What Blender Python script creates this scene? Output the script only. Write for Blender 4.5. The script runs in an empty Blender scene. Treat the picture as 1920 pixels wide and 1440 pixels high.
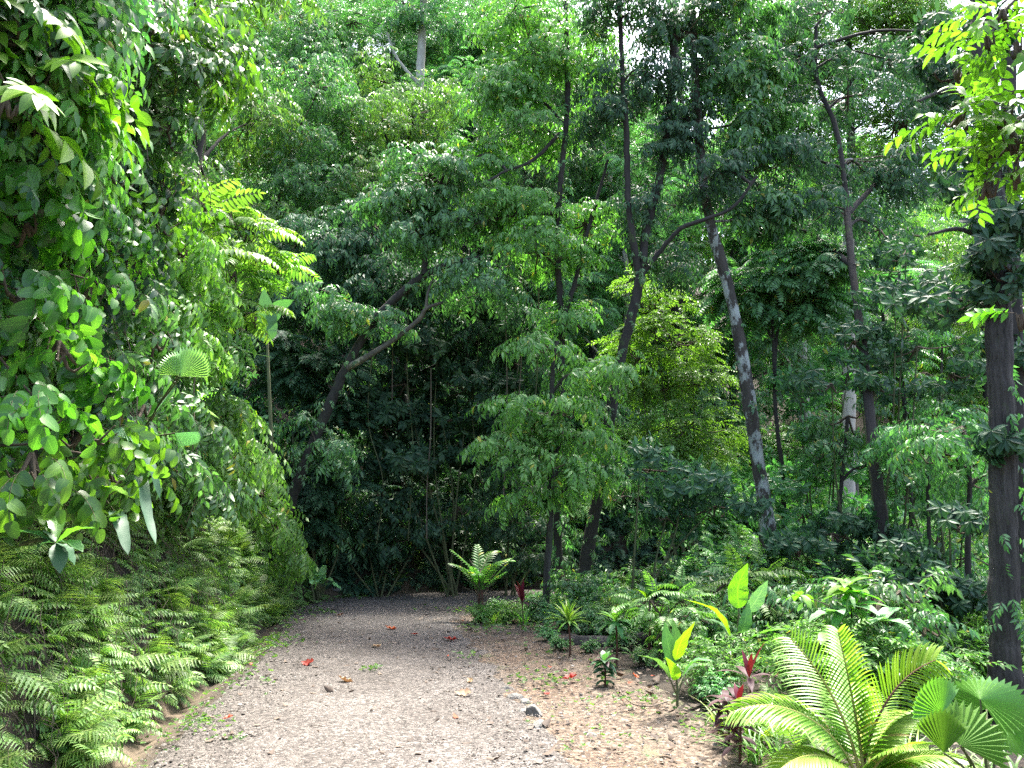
import bpy, math, random
import numpy as np
from mathutils import Vector, Matrix

R = math.radians
sc = bpy.context.scene
COL = sc.collection
# ------------------------------------------------------------------ camera
PITCH = 9.0
FPX = 1450.0
EYE = 1.6
cd = bpy.data.cameras.new('camera')
cam = bpy.data.objects.new('camera', cd)
COL.objects.link(cam)
cam.location = (0, 0, EYE)
cam.rotation_euler = (R(90 + PITCH), 0, 0)
cd.sensor_width = 36
cd.lens = 36 * FPX / 1920
cd.clip_start = 0.05
cd.clip_end = 600
sc.camera = cam
# ------------------------------------------------------------------ light
SUN_EL, SUN_AZ = 68.0, 24.0     # azimuth from +Y, positive to the right
w = bpy.data.worlds.new('World'); sc.world = w; w.use_nodes = True
wn = w.node_tree.nodes; wl = w.node_tree.links
sky = wn.new('ShaderNodeTexSky'); sky.sky_type = 'NISHITA'; sky.sun_disc = False
sky.sun_elevation = R(SUN_EL); sky.sun_rotation = R(SUN_AZ)
sky.air_density = 1.0; sky.dust_density = 5.0; sky.ozone_density = 1.0
wl.new(sky.outputs[0], wn['Background'].inputs[0])
wn['Background'].inputs[1].default_value = 0.14
sd = bpy.data.lights.new('sun', 'SUN'); sun = bpy.data.objects.new('sun', sd); COL.objects.link(sun)
sd.energy = 3.2; sd.angle = R(14); sd.color = (1.0, 0.96, 0.88)
sdir = Vector((math.sin(R(SUN_AZ)) * math.cos(R(SUN_EL)), math.cos(R(SUN_AZ)) * math.cos(R(SUN_EL)), math.sin(R(SUN_EL))))
sun.rotation_euler = sdir.to_track_quat('Z', 'Y').to_euler()
sun.location = (0, 0, 30)
sc.view_settings.view_transform = 'Standard'; sc.view_settings.look = 'None'
sc.view_settings.exposure = 2.7; sc.view_settings.gamma = 1
sc.cycles.max_bounces = 5; sc.cycles.diffuse_bounces = 3; sc.cycles.glossy_bounces = 2
sc.cycles.transmission_bounces = 3; sc.cycles.transparent_max_bounces = 4
sc.cycles.use_denoising = False
sc.cycles.use_adaptive_sampling = False
sc.cycles.sample_clamp_indirect = 8

# ------------------------------------------------------------------ maths
def nrm(v):
    v = np.asarray(v, float)
    return v / np.maximum(np.linalg.norm(v, axis=-1, keepdims=True), 1e-9)
cP, sP = math.cos(R(PITCH)), math.sin(R(PITCH))
def ray(px, py):
    a = (px - 960) / FPX; b = (720 - py) / FPX
    return np.array([a, cP - b * sP, sP + b * cP])
def at(px, py, Y):
    r = ray(px, py)
    return np.array([0, 0, EYE]) + r * (Y / r[1])
def frames(d, up):
    """rotation matrices with local Y along d and local Z near up"""
    y = nrm(d); x = nrm(np.cross(y, up)); z = np.cross(x, y)
    return np.stack([x, y, z], -1)

# ------------------------------------------------------------------ terrain
EDGE_L = np.array([(-2.0, -6), (-2.1, 1), (-2.3, 4.7), (-2.55, 6.4), (-2.7, 8), (-3.1, 10.5), (-3.45, 12.3), (-3.1, 13.8), (-1, 15.0), (1.2, 15.6), (3.5, 16.6), (6, 18.3), (10, 20.5), (16, 23), (60, 32), (140, 45)], float)
EDGE_R = np.array([(1.3, -6), (0.9, 2), (0.55, 4.7), (0.05, 7), (-0.4, 9.5), (-0.72, 11.3), (-0.3, 12.4), (0.8, 13.1), (3, 13.5), (6, 14.8), (10, 17), (16, 19.5), (60, 28), (140, 41)], float)
def sdist(x, y, P):
    x = np.asarray(x, float); y = np.asarray(y, float)
    best = np.full(x.shape, 1e9); sg = np.zeros(x.shape)
    for a, b in zip(P[:-1], P[1:]):
        e = b - a; L2 = e @ e
        t = np.clip(((x - a[0]) * e[0] + (y - a[1]) * e[1]) / L2, 0, 1)
        dx = x - a[0] - t * e[0]; dy = y - a[1] - t * e[1]
        d = dx * dx + dy * dy
        cr = e[0] * (y - a[1]) - e[1] * (x - a[0])
        m = d < best - 1e-9
        best = np.where(m, d, best); sg = np.where(m, np.sign(cr), sg)
    return np.sqrt(best) * sg          # positive = left of the line
def vnoise(x, y, s=1.0, seed=0):
    x = np.asarray(x, float) * s + seed * 17.3; y = np.asarray(y, float) * s - seed * 9.1
    return (np.sin(x * 1.3 + 1.7 * np.sin(y * 0.9)) + np.sin(y * 1.7 + 1.3 * np.sin(x * 1.1 + 2)) + 0.5 * np.sin(x * 3.1 + y * 2.3)) / 2.5
def zt(x, y):
    x = np.asarray(x, float); y = np.asarray(y, float)
    u = sdist(x, y, EDGE_L); v = -sdist(x, y, EDGE_R)
    bank = np.interp(u, [0, .10, .2, .34, .55, 1.0, 1.7, 2.8], [0, -.06, -.08, .10, .6, 1.6, 2.4, 3.0])
    slope = np.interp(x, [-30, -6, 1.5, 8, 20], [.45, .58, .80, .55, .60])
    hill = np.clip(u - 2.8, 0, 34) * slope
    up = bank * np.interp(x, [3, 8], [1, .45]) + hill
    up = up + np.clip(u / 1.2, 0, 1) * 0.16 * vnoise(x, y, 1.4, 1) + np.clip(u / 5, 0, 1) * .4 * vnoise(x, y, .35, 2)
    dn = -np.clip(v - 1.6, 0, 9) * 0.13
    dn = dn * np.interp(v, [0, 1], [0, 1]) + np.clip(v / 3, 0, 1) * .12 * vnoise(x, y, .9, 3)
    z = np.where(u > 0, up, np.where(v > 0, dn, 0.0))
    return z + 0.012 * vnoise(x, y, 2.2, 5)
def G(px, py, far=60):
    r = ray(px, py); t = np.linspace(2, far, 6000)
    p = np.array([0, 0, EYE])[None] + r[None] * t[:, None]
    k = np.nonzero(p[:, 2] < zt(p[:, 0], p[:, 1]))[0]
    return p[k[0]] if len(k) else p[-1]

# ------------------------------------------------------------------ materials
def newmat(name):
    m = bpy.data.materials.new(name); m.use_nodes = True
    nt = m.node_tree; b = nt.nodes['Principled BSDF']
    return m, nt, b
def ramp(nt, fac, stops):
    r = nt.nodes.new('ShaderNodeValToRGB')
    e = r.color_ramp.elements
    while len(e) < len(stops): e.new(0.5)
    for i, (p, c) in enumerate(stops):
        e[i].position = p; e[i].color = (*c, 1)
    nt.links.new(fac, r.inputs[0]); return r
def leaf_mat(name, lo, mid, hi, trans=0.42, tcol=(1.25, 1.45, .45), rough=.42, spec=.5, veins=False, rare=None):
    m, nt, b = newmat(name)
    geo = nt.nodes.new('ShaderNodeNewGeometry')
    stops = [(0.0, lo), (0.5, mid), (0.93, hi)]
    if rare: stops += [(0.985, hi), (0.99, rare)]
    r = ramp(nt, geo.outputs['Random Per Island'], stops)
    col = r.outputs[0]
    oi = nt.nodes.new('ShaderNodeObjectInfo')
    hs = nt.nodes.new('ShaderNodeHueSaturation')
    mr = nt.nodes.new('ShaderNodeMapRange'); nt.links.new(oi.outputs['Random'], mr.inputs[0])
    mr.inputs[3].default_value = .485; mr.inputs[4].default_value = .515
    nt.links.new(mr.outputs[0], hs.inputs['Hue'])
    mv = nt.nodes.new('ShaderNodeMapRange'); nt.links.new(oi.outputs['Random'], mv.inputs[0])
    mv.inputs[3].default_value = .8; mv.inputs[4].default_value = 1.25
    nt.links.new(mv.outputs[0], hs.inputs['Value'])
    nt.links.new(col, hs.inputs['Color']); col = hs.outputs[0]
    if veins:
        uv = nt.nodes.new('ShaderNodeUVMap'); sp = nt.nodes.new('ShaderNodeSeparateXYZ'); nt.links.new(uv.outputs[0], sp.inputs[0])
        ab = nt.nodes.new('ShaderNodeMath'); ab.operation = 'ABSOLUTE'; nt.links.new(sp.outputs[0], ab.inputs[0])
        # side veins: a wave of (v - 0.35|u|)
        mu = nt.nodes.new('ShaderNodeMath'); mu.operation = 'MULTIPLY_ADD'; nt.links.new(ab.outputs[0], mu.inputs[0]); mu.inputs[1].default_value = -.22
        nt.links.new(sp.outputs[1], mu.inputs[2])
        s = nt.nodes.new('ShaderNodeMath'); s.operation = 'MULTIPLY'; nt.links.new(mu.outputs[0], s.inputs[0]); s.inputs[1].default_value = 62
        si = nt.nodes.new('ShaderNodeMath'); si.operation = 'SINE'; nt.links.new(s.outputs[0], si.inputs[0])
        vr = nt.nodes.new('ShaderNodeMapRange'); nt.links.new(si.outputs[0], vr.inputs[0])
        vr.inputs[1].default_value = .75; vr.inputs[2].default_value = 1; vr.inputs[3].default_value = 0; vr.inputs[4].default_value = .55
        mrb = nt.nodes.new('ShaderNodeMapRange'); nt.links.new(ab.outputs[0], mrb.inputs[0])
        mrb.inputs[1].default_value = .03; mrb.inputs[2].default_value = .09; mrb.inputs[3].default_value = .8; mrb.inputs[4].default_value = 0
        mx = nt.nodes.new('ShaderNodeMath'); mx.operation = 'MAXIMUM'; nt.links.new(vr.outputs[0], mx.inputs[0]); nt.links.new(mrb.outputs[0], mx.inputs[1])
        mc = nt.nodes.new('ShaderNodeMixRGB'); nt.links.new(mx.outputs[0], mc.inputs[0]); nt.links.new(col, mc.inputs[1])
        mul = nt.nodes.new('ShaderNodeMixRGB'); mul.blend_type = 'MULTIPLY'; mul.inputs[0].default_value = 1
        nt.links.new(col, mul.inputs[1]); mul.inputs[2].default_value = (1.9, 1.6, 1.6, 1)
        nt.links.new(mul.outputs[0], mc.inputs[2]); col = mc.outputs[0]
    nt.links.new(col, b.inputs['Base Color'])
    b.inputs['Roughness'].default_value = rough; b.inputs['Specular IOR Level'].default_value = spec
    tr = nt.nodes.new('ShaderNodeBsdfTranslucent')
    tm = nt.nodes.new('ShaderNodeMixRGB'); tm.blend_type = 'MULTIPLY'; tm.inputs[0].default_value = 1
    tm.inputs[2].default_value = (*tcol, 1)
    nt.links.new(col, tm.inputs[1]); nt.links.new(tm.outputs[0], tr.inputs[0])
    mix = nt.nodes.new('ShaderNodeMixShader'); mix.inputs[0].default_value = trans
    nt.links.new(b.outputs[0], mix.inputs[1]); nt.links.new(tr.outputs[0], mix.inputs[2])
    nt.links.new(mix.outputs[0], nt.nodes['Material Output'].inputs[0])
    return m
def bark_mat(name, a, b_, scale=9, stretch=.25, patch=None, pscale=5, pthr=.55, bump=.6):
    m, nt, b = newmat(name)
    tc = nt.nodes.new('ShaderNodeTexCoord'); mp = nt.nodes.new('ShaderNodeMapping')
    mp.inputs['Scale'].default_value = (1, 1, stretch); nt.links.new(tc.outputs['Object'], mp.inputs[0])
    n = nt.nodes.new('ShaderNodeTexNoise'); n.inputs['Scale'].default_value = scale; n.inputs['Detail'].default_value = 6; n.inputs['Roughness'].default_value = .7
    nt.links.new(mp.outputs[0], n.inputs[0])
    r = ramp(nt, n.outputs[0], [(.3, a), (.7, b_)]); col = r.outputs[0]
    if patch:
        n2 = nt.nodes.new('ShaderNodeTexNoise'); n2.inputs['Scale'].default_value = pscale; n2.inputs['Detail'].default_value = 5
        n2.inputs['Roughness'].default_value = .72
        mp2 = nt.nodes.new('ShaderNodeMapping'); mp2.inputs['Scale'].default_value = (1, 1, .55); nt.links.new(tc.outputs['Object'], mp2.inputs[0]); nt.links.new(mp2.outputs[0], n2.inputs[0])
        r2 = ramp(nt, n2.outputs[0], [(pthr - .01, (0, 0, 0)), (pthr + .02, (.75, .75, .75)), (pthr + .09, (1, 1, 1))])
        mc = nt.nodes.new('ShaderNodeMixRGB'); nt.links.new(r2.outputs[0], mc.inputs[0]); nt.links.new(col, mc.inputs[1]); mc.inputs[2].default_value = (*patch, 1)
        col = mc.outputs[0]
    nt.links.new(col, b.inputs['Base Color']); b.inputs['Roughness'].default_value = .9
    bp = nt.nodes.new('ShaderNodeBump'); bp.inputs['Strength'].default_value = bump; bp.inputs['Distance'].default_value = .045
    nt.links.new(n.outputs[0], bp.inputs['Height']); nt.links.new(bp.outputs[0], b.inputs['Normal'])
    return m
M = {}
M['mid'] = leaf_mat('leaf_mid_green', (.038, .11, .040), (.075, .19, .060), (.14, .29, .10), rare=(.30, .28, .05), tcol=(1.1, 1.5, .65), spec=.6, trans=.36)
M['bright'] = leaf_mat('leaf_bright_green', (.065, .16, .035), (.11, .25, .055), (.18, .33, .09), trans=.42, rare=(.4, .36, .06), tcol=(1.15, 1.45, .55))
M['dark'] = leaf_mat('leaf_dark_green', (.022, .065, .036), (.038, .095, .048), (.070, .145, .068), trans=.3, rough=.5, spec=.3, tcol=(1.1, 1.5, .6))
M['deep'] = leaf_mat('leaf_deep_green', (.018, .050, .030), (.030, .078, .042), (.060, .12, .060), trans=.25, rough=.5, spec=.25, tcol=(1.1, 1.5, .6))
M['yellow'] = leaf_mat('leaf_yellow_green', (.075, .18, .035), (.12, .26, .05), (.19, .34, .08), trans=.45)
M['fern'] = leaf_mat('fern_green', (.08, .17, .045), (.14, .25, .06), (.23, .34, .09), trans=.36, rough=.5, tcol=(1.15, 1.4, .55))
M['vine'] = leaf_mat('vine_leaf', (.035, .105, .022), (.06, .165, .03), (.10, .23, .04), trans=.5, tcol=(1.4, 1.6, .4), rough=.3, spec=.6, veins=True)
M['backlit'] = leaf_mat('thin_backlit_leaf', (.07, .19, .015), (.10, .26, .03), (.15, .33, .04), trans=.48, tcol=(1.05, 1.4, .4), rough=.38, veins=True)
M['palm'] = leaf_mat('palm_leaflet', (.12, .24, .03), (.18, .32, .045), (.26, .38, .08), trans=.4, rough=.38, spec=.5, rare=(.32, .24, .09))
M['fan'] = leaf_mat('fan_palm_leaf', (.06, .16, .03), (.09, .21, .04), (.13, .27, .05), trans=.42, rough=.36, spec=.6)
M['weed'] = leaf_mat('weed_green', (.06, .12, .035), (.10, .18, .05), (.16, .25, .08), trans=.4)
M['pale'] = leaf_mat('pale_broad_leaf', (.10, .22, .09), (.13, .27, .12), (.18, .33, .16), trans=.3, rough=.4, veins=True)
M['banana'] = leaf_mat('banana_leaf', (.10, .26, .02), (.13, .30, .025), (.17, .35, .04), trans=.55, tcol=(1.4, 1.4, .3), rough=.34, veins=True)
M['blueleaf'] = leaf_mat('ginger_leaf', (.05, .15, .06), (.07, .19, .07), (.10, .24, .09), trans=.3, rough=.42, spec=.4, veins=True)
M['red'] = leaf_mat('red_cordyline_leaf', (.07, .008, .012), (.11, .013, .02), (.17, .035, .045), trans=.25, spec=.25, tcol=(1.3, .6, .5))
M['purple'] = leaf_mat('purple_cordyline_leaf', (.03, .014, .018), (.055, .024, .03), (.09, .05, .052), trans=.25, spec=.25, rough=.55, tcol=(1.2, .8, .8))
M['dry'] = leaf_mat('dry_leaf_litter', (.035, .024, .016), (.085, .06, .042), (.17, .135, .10), trans=.1, tcol=(1, .8, .6), rough=.8, rare=(.3, .06, .02))
M['redfallen'] = leaf_mat('fallen_red_leaf', (.19, .025, .01), (.26, .04, .015), (.28, .065, .02), trans=.25, tcol=(1.2, .7, .5), rough=.6)
M['tan'] = leaf_mat('fallen_tan_leaf', (.20, .12, .07), (.25, .16, .095), (.28, .19, .12), trans=.15, tcol=(1.1, .8, .6), rough=.7)
M['bark_dark'] = bark_mat('dark_bark', (.010, .009, .008), (.036, .031, .026), patch=(.04, .06, .02), pscale=3, pthr=.62)
M['bark_grey'] = bark_mat('grey_bark', (.012, .011, .010), (.075, .07, .062), scale=26, stretch=.07, bump=1, patch=(.05, .06, .035), pscale=2.2, pthr=.6)
M['bark_lichen'] = bark_mat('lichen_bark', (.025, .022, .018), (.07, .06, .05), patch=(.30, .33, .31), pscale=4.5, pthr=.525)
M['bark_dead'] = bark_mat('dead_bark', (.04, .035, .028), (.12, .105, .08), patch=(.32, .29, .2), pscale=2.5, pthr=.58)
M['bark_pale'] = bark_mat('pale_bark', (.26, .24, .20), (.42, .40, .36), scale=6, stretch=.5)
M['stem'] = bark_mat('green_brown_stem', (.05, .06, .025), (.11, .12, .05), scale=20)
M['twig'] = bark_mat('brown_twig', (.04, .03, .02), (.10, .075, .05), scale=20)
M['root'] = bark_mat('hanging_root_brown', (.06, .045, .032), (.17, .135, .10), scale=20)
M['yellow_stem'] = bark_mat('yellow_palm_stem', (.28, .26, .06), (.38, .36, .10), scale=6, bump=.1)
M['brown_stem'] = bark_mat('brown_palm_stem', (.05, .02, .015), (.12, .05, .03), scale=8, bump=.1)
M['rock'] = bark_mat('grey_rock', (.07, .068, .06), (.20, .195, .18), scale=7, stretch=1, patch=(.13, .12, .095), pscale=6, pthr=.6, bump=.5)

def ground_mats():
    # forest floor and clay bank
    m, nt, b = newmat('forest_soil')
    tc = nt.nodes.new('ShaderNodeTexCoord')
    n = nt.nodes.new('ShaderNodeTexNoise'); n.inputs['Scale'].default_value = 2.2; n.inputs['Detail'].default_value = 9; n.inputs['Roughness'].default_value = .72
    nt.links.new(tc.outputs['Object'], n.inputs[0])
    r = ramp(nt, n.outputs[0], [(.3, (.010, .008, .005)), (.5, (.028, .021, .014)), (.7, (.06, .045, .028))])
    rc = ramp(nt, n.outputs[0], [(.3, (.035, .025, .016)), (.55, (.08, .06, .038)), (.72, (.16, .12, .08))])
    at_ = nt.nodes.new('ShaderNodeAttribute'); at_.attribute_name = 'clay'
    mc = nt.nodes.new('ShaderNodeMixRGB'); nt.links.new(at_.outputs['Fac'], mc.inputs[0]); nt.links.new(r.outputs[0], mc.inputs[1]); nt.links.new(rc.outputs[0], mc.inputs[2])
    nt.links.new(mc.outputs[0], b.inputs['Base Color']); b.inputs['Roughness'].default_value = .95
    bp = nt.nodes.new('ShaderNodeBump'); bp.inputs['Strength'].default_value = .9; bp.inputs['Distance'].default_value = .06
    nt.links.new(n.outputs[0], bp.inputs['Height']); nt.links.new(bp.outputs[0], b.inputs['Normal'])
    M['soil'] = m
    def speckle(name, stops, scale, tint=None, moss=None):
        m, nt, b = newmat(name)
        tc = nt.nodes.new('ShaderNodeTexCoord')
        vo = nt.nodes.new('ShaderNodeTexVoronoi'); vo.inputs['Scale'].default_value = scale; nt.links.new(tc.outputs['Object'], vo.inputs[0])
        sp = nt.nodes.new('ShaderNodeSeparateColor'); nt.links.new(vo.outputs['Color'], sp.inputs[0])
        r = ramp(nt, sp.outputs[0], stops); col = r.outputs[0]
        n = nt.nodes.new('ShaderNodeTexNoise'); n.inputs['Scale'].default_value = 1.1; n.inputs['Detail'].default_value = 7; n.inputs['Roughness'].default_value = .65
        nt.links.new(tc.outputs['Object'], n.inputs[0])
        if tint:
            r2 = ramp(nt, n.outputs[0], [(.38, (1, 1, 1)), (.62, tint)])
            mc = nt.nodes.new('ShaderNodeMixRGB'); mc.blend_type = 'MULTIPLY'; mc.inputs[0].default_value = 1
            nt.links.new(col, mc.inputs[1]); nt.links.new(r2.outputs[0], mc.inputs[2]); col = mc.outputs[0]
        if moss:
            n3 = nt.nodes.new('ShaderNodeTexNoise'); n3.inputs['Scale'].default_value = 2.6; n3.inputs['Detail'].default_value = 8; n3.inputs['Roughness'].default_value = .75
            nt.links.new(tc.outputs['Object'], n3.inputs[0])
            r3 = ramp(nt, n3.outputs[0], [(.56, (0, 0, 0)), (.64, (.7, .7, .7))])
            mc = nt.nodes.new('ShaderNodeMixRGB'); nt.links.new(r3.outputs[0], mc.inputs[0]); nt.links.new(col, mc.inputs[1]); mc.inputs[2].default_value = (*moss, 1); col = mc.outputs[0]
        nt.links.new(col, b.inputs['Base Color']); b.inputs['Roughness'].default_value = .9
        bp = nt.nodes.new('ShaderNodeBump'); bp.inputs['Strength'].default_value = 1; bp.inputs['Distance'].default_value = .015; bp.invert = True
        nt.links.new(vo.outputs['Distance'], bp.inputs['Height']); nt.links.new(bp.outputs[0], b.inputs['Normal'])
        return m
    M['gravel'] = speckle('fine_gravel', [(0, (.030, .025, .021)), (.35, (.076, .066, .058)), (.75, (.118, .104, .093)), (1, (.19, .173, .155))], 55, tint=(.72, .70, .68))
    M['verge'] = speckle('clay_verge', [(0, (.035, .025, .017)), (.4, (.082, .060, .042)), (.8, (.125, .096, .07)), (1, (.20, .165, .13))], 42, tint=(.97, .84, .73), moss=(.09, .10, .045))
    M['clay'] = bark_mat('clay_bank', (.10, .075, .05), (.28, .22, .15), scale=4, stretch=.6, bump=.9)
    m, nt, b = newmat('pebble')
    geo = nt.nodes.new('ShaderNodeNewGeometry')
    r = ramp(nt, geo.outputs['Random Per Island'], [(0, (.025, .021, .017)), (.3, (.072, .062, .052)), (.6, (.115, .101, .087)), (.85, (.16, .143, .125)), (1, (.28, .255, .225))])
    nt.links.new(r.outputs[0], b.inputs['Base Color']); b.inputs['Roughness'].default_value = .85
    M['pebble'] = m
ground_mats()

# ------------------------------------------------------------------ mesh building
class MB:
    def __init__(s): s.v = []; s.n = 0; s.f = []; s.uv = []
    def add(s, v, faces, mi=0, uv=None):
        v = np.asarray(v, np.float32).reshape(-1, 3)
        faces = [np.asarray(f, np.int32) for f in (faces if isinstance(faces, (list, tuple)) and len(faces) and np.ndim(faces[0]) == 2 else [faces])]
        s.v.append(v); s.uv.append(np.zeros((len(v), 2), np.float32) if uv is None else np.asarray(uv, np.float32))
        for f in faces:
            if len(f): s.f.append((f + s.n, mi))
        s.n += len(v)
    def inst(s, T, Rm, P, S):
        """copies of template T; Rm (N,3,3), P (N,3), S (N,) or (N,3)"""
        N = len(P)
        if N == 0: return
        S = np.asarray(S, float)
        if S.ndim == 1: S = S[:, None]
        for part in T:
            v, f, mi, uv = part
            vv = v[None] * S[:, None, :]
            vv = np.einsum('nij,nkj->nki', Rm, vv) + P[:, None, :]
            nv = len(v)
            ff = (f[None] + (np.arange(N) * nv)[:, None, None]).reshape(-1, f.shape[1])
            s.add(vv.reshape(-1, 3), ff, mi, np.tile(uv, (N, 1)))
    def template(s):
        """everything so far as a template: one part per add()"""
        out = []; off = 0; k = 0
        offs = np.cumsum([0] + [len(v) for v in s.v])
        for f, mi in s.f:
            i = int(np.searchsorted(offs, f.min(), 'right') - 1)
            out.append((s.v[i].astype(float), f - offs[i], mi, s.uv[i]))
        return out
    def mesh(s, name, mats, smooth=True, uv=False):
        me = bpy.data.meshes.new(name)
        V = np.concatenate(s.v); me.vertices.add(len(V)); me.vertices.foreach_set('co', V.ravel())
        loops = np.concatenate([f.ravel() for f, _ in s.f]); cnt = np.concatenate([np.full(len(f), f.shape[1], np.int32) for f, _ in s.f])
        mi = np.concatenate([np.full(len(f), m, np.int32) for f, m in s.f])
        st = np.concatenate([[0], np.cumsum(cnt)[:-1]]).astype(np.int32)
        me.loops.add(len(loops)); me.loops.foreach_set('vertex_index', loops)
        me.polygons.add(len(cnt)); me.polygons.foreach_set('loop_start', st); me.polygons.foreach_set('loop_total', cnt)
        me.polygons.foreach_set('material_index', mi)
        me.polygons.foreach_set('use_smooth', np.full(len(cnt), smooth))
        if uv:
            U = np.concatenate(s.uv); l = me.uv_layers.new(name='UVMap'); l.data.foreach_set('uv', U[loops].ravel())
        me.update(calc_edges=True)
        for m in mats: me.materials.append(M[m])
        return me
    def build(s, name, mats, parent=None, smooth=True, uv=False, loc=None):
        o = bpy.data.objects.new(name, s.mesh(name, mats, smooth, uv)); COL.objects.link(o)
        if parent: o.parent = parent
        if loc is not None: o.location = loc
        return o

def tag(o, label=None, cat=None, group=None, kind=None):
    if label: o['label'] = label
    if cat: o['category'] = cat
    if group: o['group'] = group
    if kind: o['kind'] = kind
    return o
def empty(name, loc, label, cat, group=None, rz=0, s=1.0):
    o = bpy.data.objects.new(name, None); COL.objects.link(o)
    o.location = tuple(float(c) for c in loc); o.rotation_euler = (0, 0, rz); o.scale = (s, s, s); o.empty_display_size = .1
    return tag(o, label, cat, group)
def child(name, me, parent, M4=None, label=None):
    o = bpy.data.objects.new(name, me); COL.objects.link(o); o.parent = parent
    if M4 is not None: o.matrix_basis = M4
    if label: o['label'] = label
    return o
def copy_thing(root, loc, rz=0, s=1.0, label=None, group=None, tilt=(0, 0)):
    r = root.copy(); COL.objects.link(r); r.location = tuple(float(c) for c in loc); r.rotation_euler = (tilt[0], tilt[1], rz); r.scale = (s, s, s)
    if label: r['label'] = label
    if group: r['group'] = group
    for ch in root.children:
        c = ch.copy(); COL.objects.link(c); c.parent = r
        for g in ch.children:
            d = g.copy(); COL.objects.link(d); d.parent = c
    return r

def spline(P, n):
    """Catmull-Rom through points P (k,d) -> n samples"""
    P = np.asarray(P, float); k = len(P)
    if k == 2: return P[0] + (P[1] - P[0]) * np.linspace(0, 1, n)[:, None]
    Q = np.vstack([2 * P[0] - P[1], P, 2 * P[-1] - P[-2]])
    t = np.linspace(0, k - 1 - 1e-6, n); i = t.astype(int); f = (t - i)[:, None]
    a, b, c, d = Q[i], Q[i + 1], Q[i + 2], Q[i + 3]
    return .5 * ((2 * b) + (-a + c) * f + (2 * a - 5 * b + 4 * c - d) * f ** 2 + (-a + 3 * b - 3 * c + d) * f ** 3)
def tube(mb, P, r, sides=8, mi=0, noise=0, rng=None):
    P = np.asarray(P, float); n = len(P); r = np.broadcast_to(np.asarray(r, float), (n,))
    T = nrm(np.gradient(P, axis=0)); ref = np.array([0.31, .95, .05]) if abs(T[:, 1]).mean() < .8 else np.array([1., 0, .1])
    X = nrm(np.cross(T, ref)); Y = np.cross(T, X)
    a = np.linspace(0, 2 * np.pi, sides, endpoint=False)
    rr = r[:, None] * np.ones(sides)[None]
    if noise: rr = rr * (1 + noise * (rng.normal(size=(n, sides)) * .25 + np.sin(a * 3 + 1)[None] * .5 + np.sin(a * 2 + np.arange(n)[:, None] * .35) * .5))
    if sides >= 30: rr = rr * (1 + .035 * np.sin(a * 9 + np.cumsum(rng.normal(size=n) * .25)[:, None]) + .03 * np.sin(a * 14 + 2 + np.cumsum(rng.normal(size=n) * .3)[:, None]))
    V = P[:, None] + rr[..., None] * (np.cos(a)[None, :, None] * X[:, None] + np.sin(a)[None, :, None] * Y[:, None])
    i = np.arange(n - 1)[:, None] * sides; j = np.arange(sides)[None]; j2 = (j + 1) % sides
    F = np.stack([i + j, i + j2, i + sides + j2, i + sides + j], -1).reshape(-1, 4)
    mb.add(V.reshape(-1, 3), F, mi)
    if sides > 3:
        mb.add(V[-1], np.array([[0, k, k + 1] for k in range(1, sides - 1)]), mi)
def curve(p0, az, el0, el1, L, n=10, p=1.0):
    """a planar curve starting at p0, heading az, whose elevation goes el0 -> el1 (degrees)"""
    t = np.linspace(0, 1, n); el = np.radians(el0 + (el1 - el0) * t ** p); az = math.radians(az)
    d = np.stack([np.cos(el) * math.sin(az), np.cos(el) * math.cos(az), np.sin(el)], -1) * L / (n - 1)
    q = np.zeros((n, 3)); q[1:] = np.cumsum((d[:-1] + d[1:]) / 2, 0)
    return q + np.asarray(p0, float)
def blade(mb, P, W, fold=.25, mi=0, side=None, wave=0, rng=None):
    """leaf blade along centreline P with half widths W: 3 verts per row"""
    P = np.asarray(P, float); n = len(P); W = np.asarray(W, float)
    T = nrm(np.gradient(P, axis=0))
    if side is None:
        h = P[-1] - P[0]; h = np.array([h[0], h[1], 0]) + 1e-4
        side = nrm(np.cross(h, [0, 0, 1]))
    X = nrm(side - (T * side).sum(-1, keepdims=True) * T) if np.ndim(side) == 1 else side
    N = np.cross(X, T)
    wv = wave * np.sin(np.arange(n) * 1.9)[:, None] * W[:, None] * N if wave else 0
    Lf = P - X * W[:, None] + N * (fold * W)[:, None] + wv; Rt = P + X * W[:, None] + N * (fold * W)[:, None] - wv
    V = np.stack([Lf, P, Rt], 1).reshape(-1, 3)
    i = np.arange(n - 1) * 3
    F = np.concatenate([np.stack([i, i + 1, i + 4, i + 3], -1), np.stack([i + 1, i + 2, i + 5, i + 4], -1)])
    t = np.linspace(0, 1, n)
    uv = np.stack([np.stack([-np.ones(n), t], -1), np.stack([np.zeros(n), t], -1), np.stack([np.ones(n), t], -1)], 1).reshape(-1, 2)
    mb.add(V, F, mi, uv)
def wprof(n, w, kind='ovate'):
    t = np.linspace(0, 1, n)
    if kind == 'ovate': return w * np.maximum(np.sin(np.pi * t ** .72) ** .85 * (1 - .15 * t), .02)
    if kind == 'lance': return w * np.maximum(np.sin(np.pi * t ** .85), .02)
    if kind == 'heart': return w * np.maximum(np.sqrt(np.clip(1 - ((t - .3) / .7) ** 2, 0, 1)) * (1 - .1 * t) * np.clip(.65 + t * 3, 0, 1), .01)
    if kind == 'obov': return w * np.maximum(np.sin(np.pi * t ** 1.25) ** .9, .03)
    if kind == 'strap': return w * np.maximum(np.clip(t * 6 + .3, 0, 1) * np.clip((1 - t) * 2.2, 0, 1) ** .8, .01)
def leafT(L=1, w=.2, n=5, droop=.25, fold=.25, kind='ovate', mi=0):
    t = np.linspace(0, 1, n); P = np.stack([t * 0, t * L, -droop * t ** 2 * L], -1)
    mb = MB(); blade(mb, P, wprof(n, w, kind) * L, fold, mi, side=np.array([1., 0, 0])); return mb.template()
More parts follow.
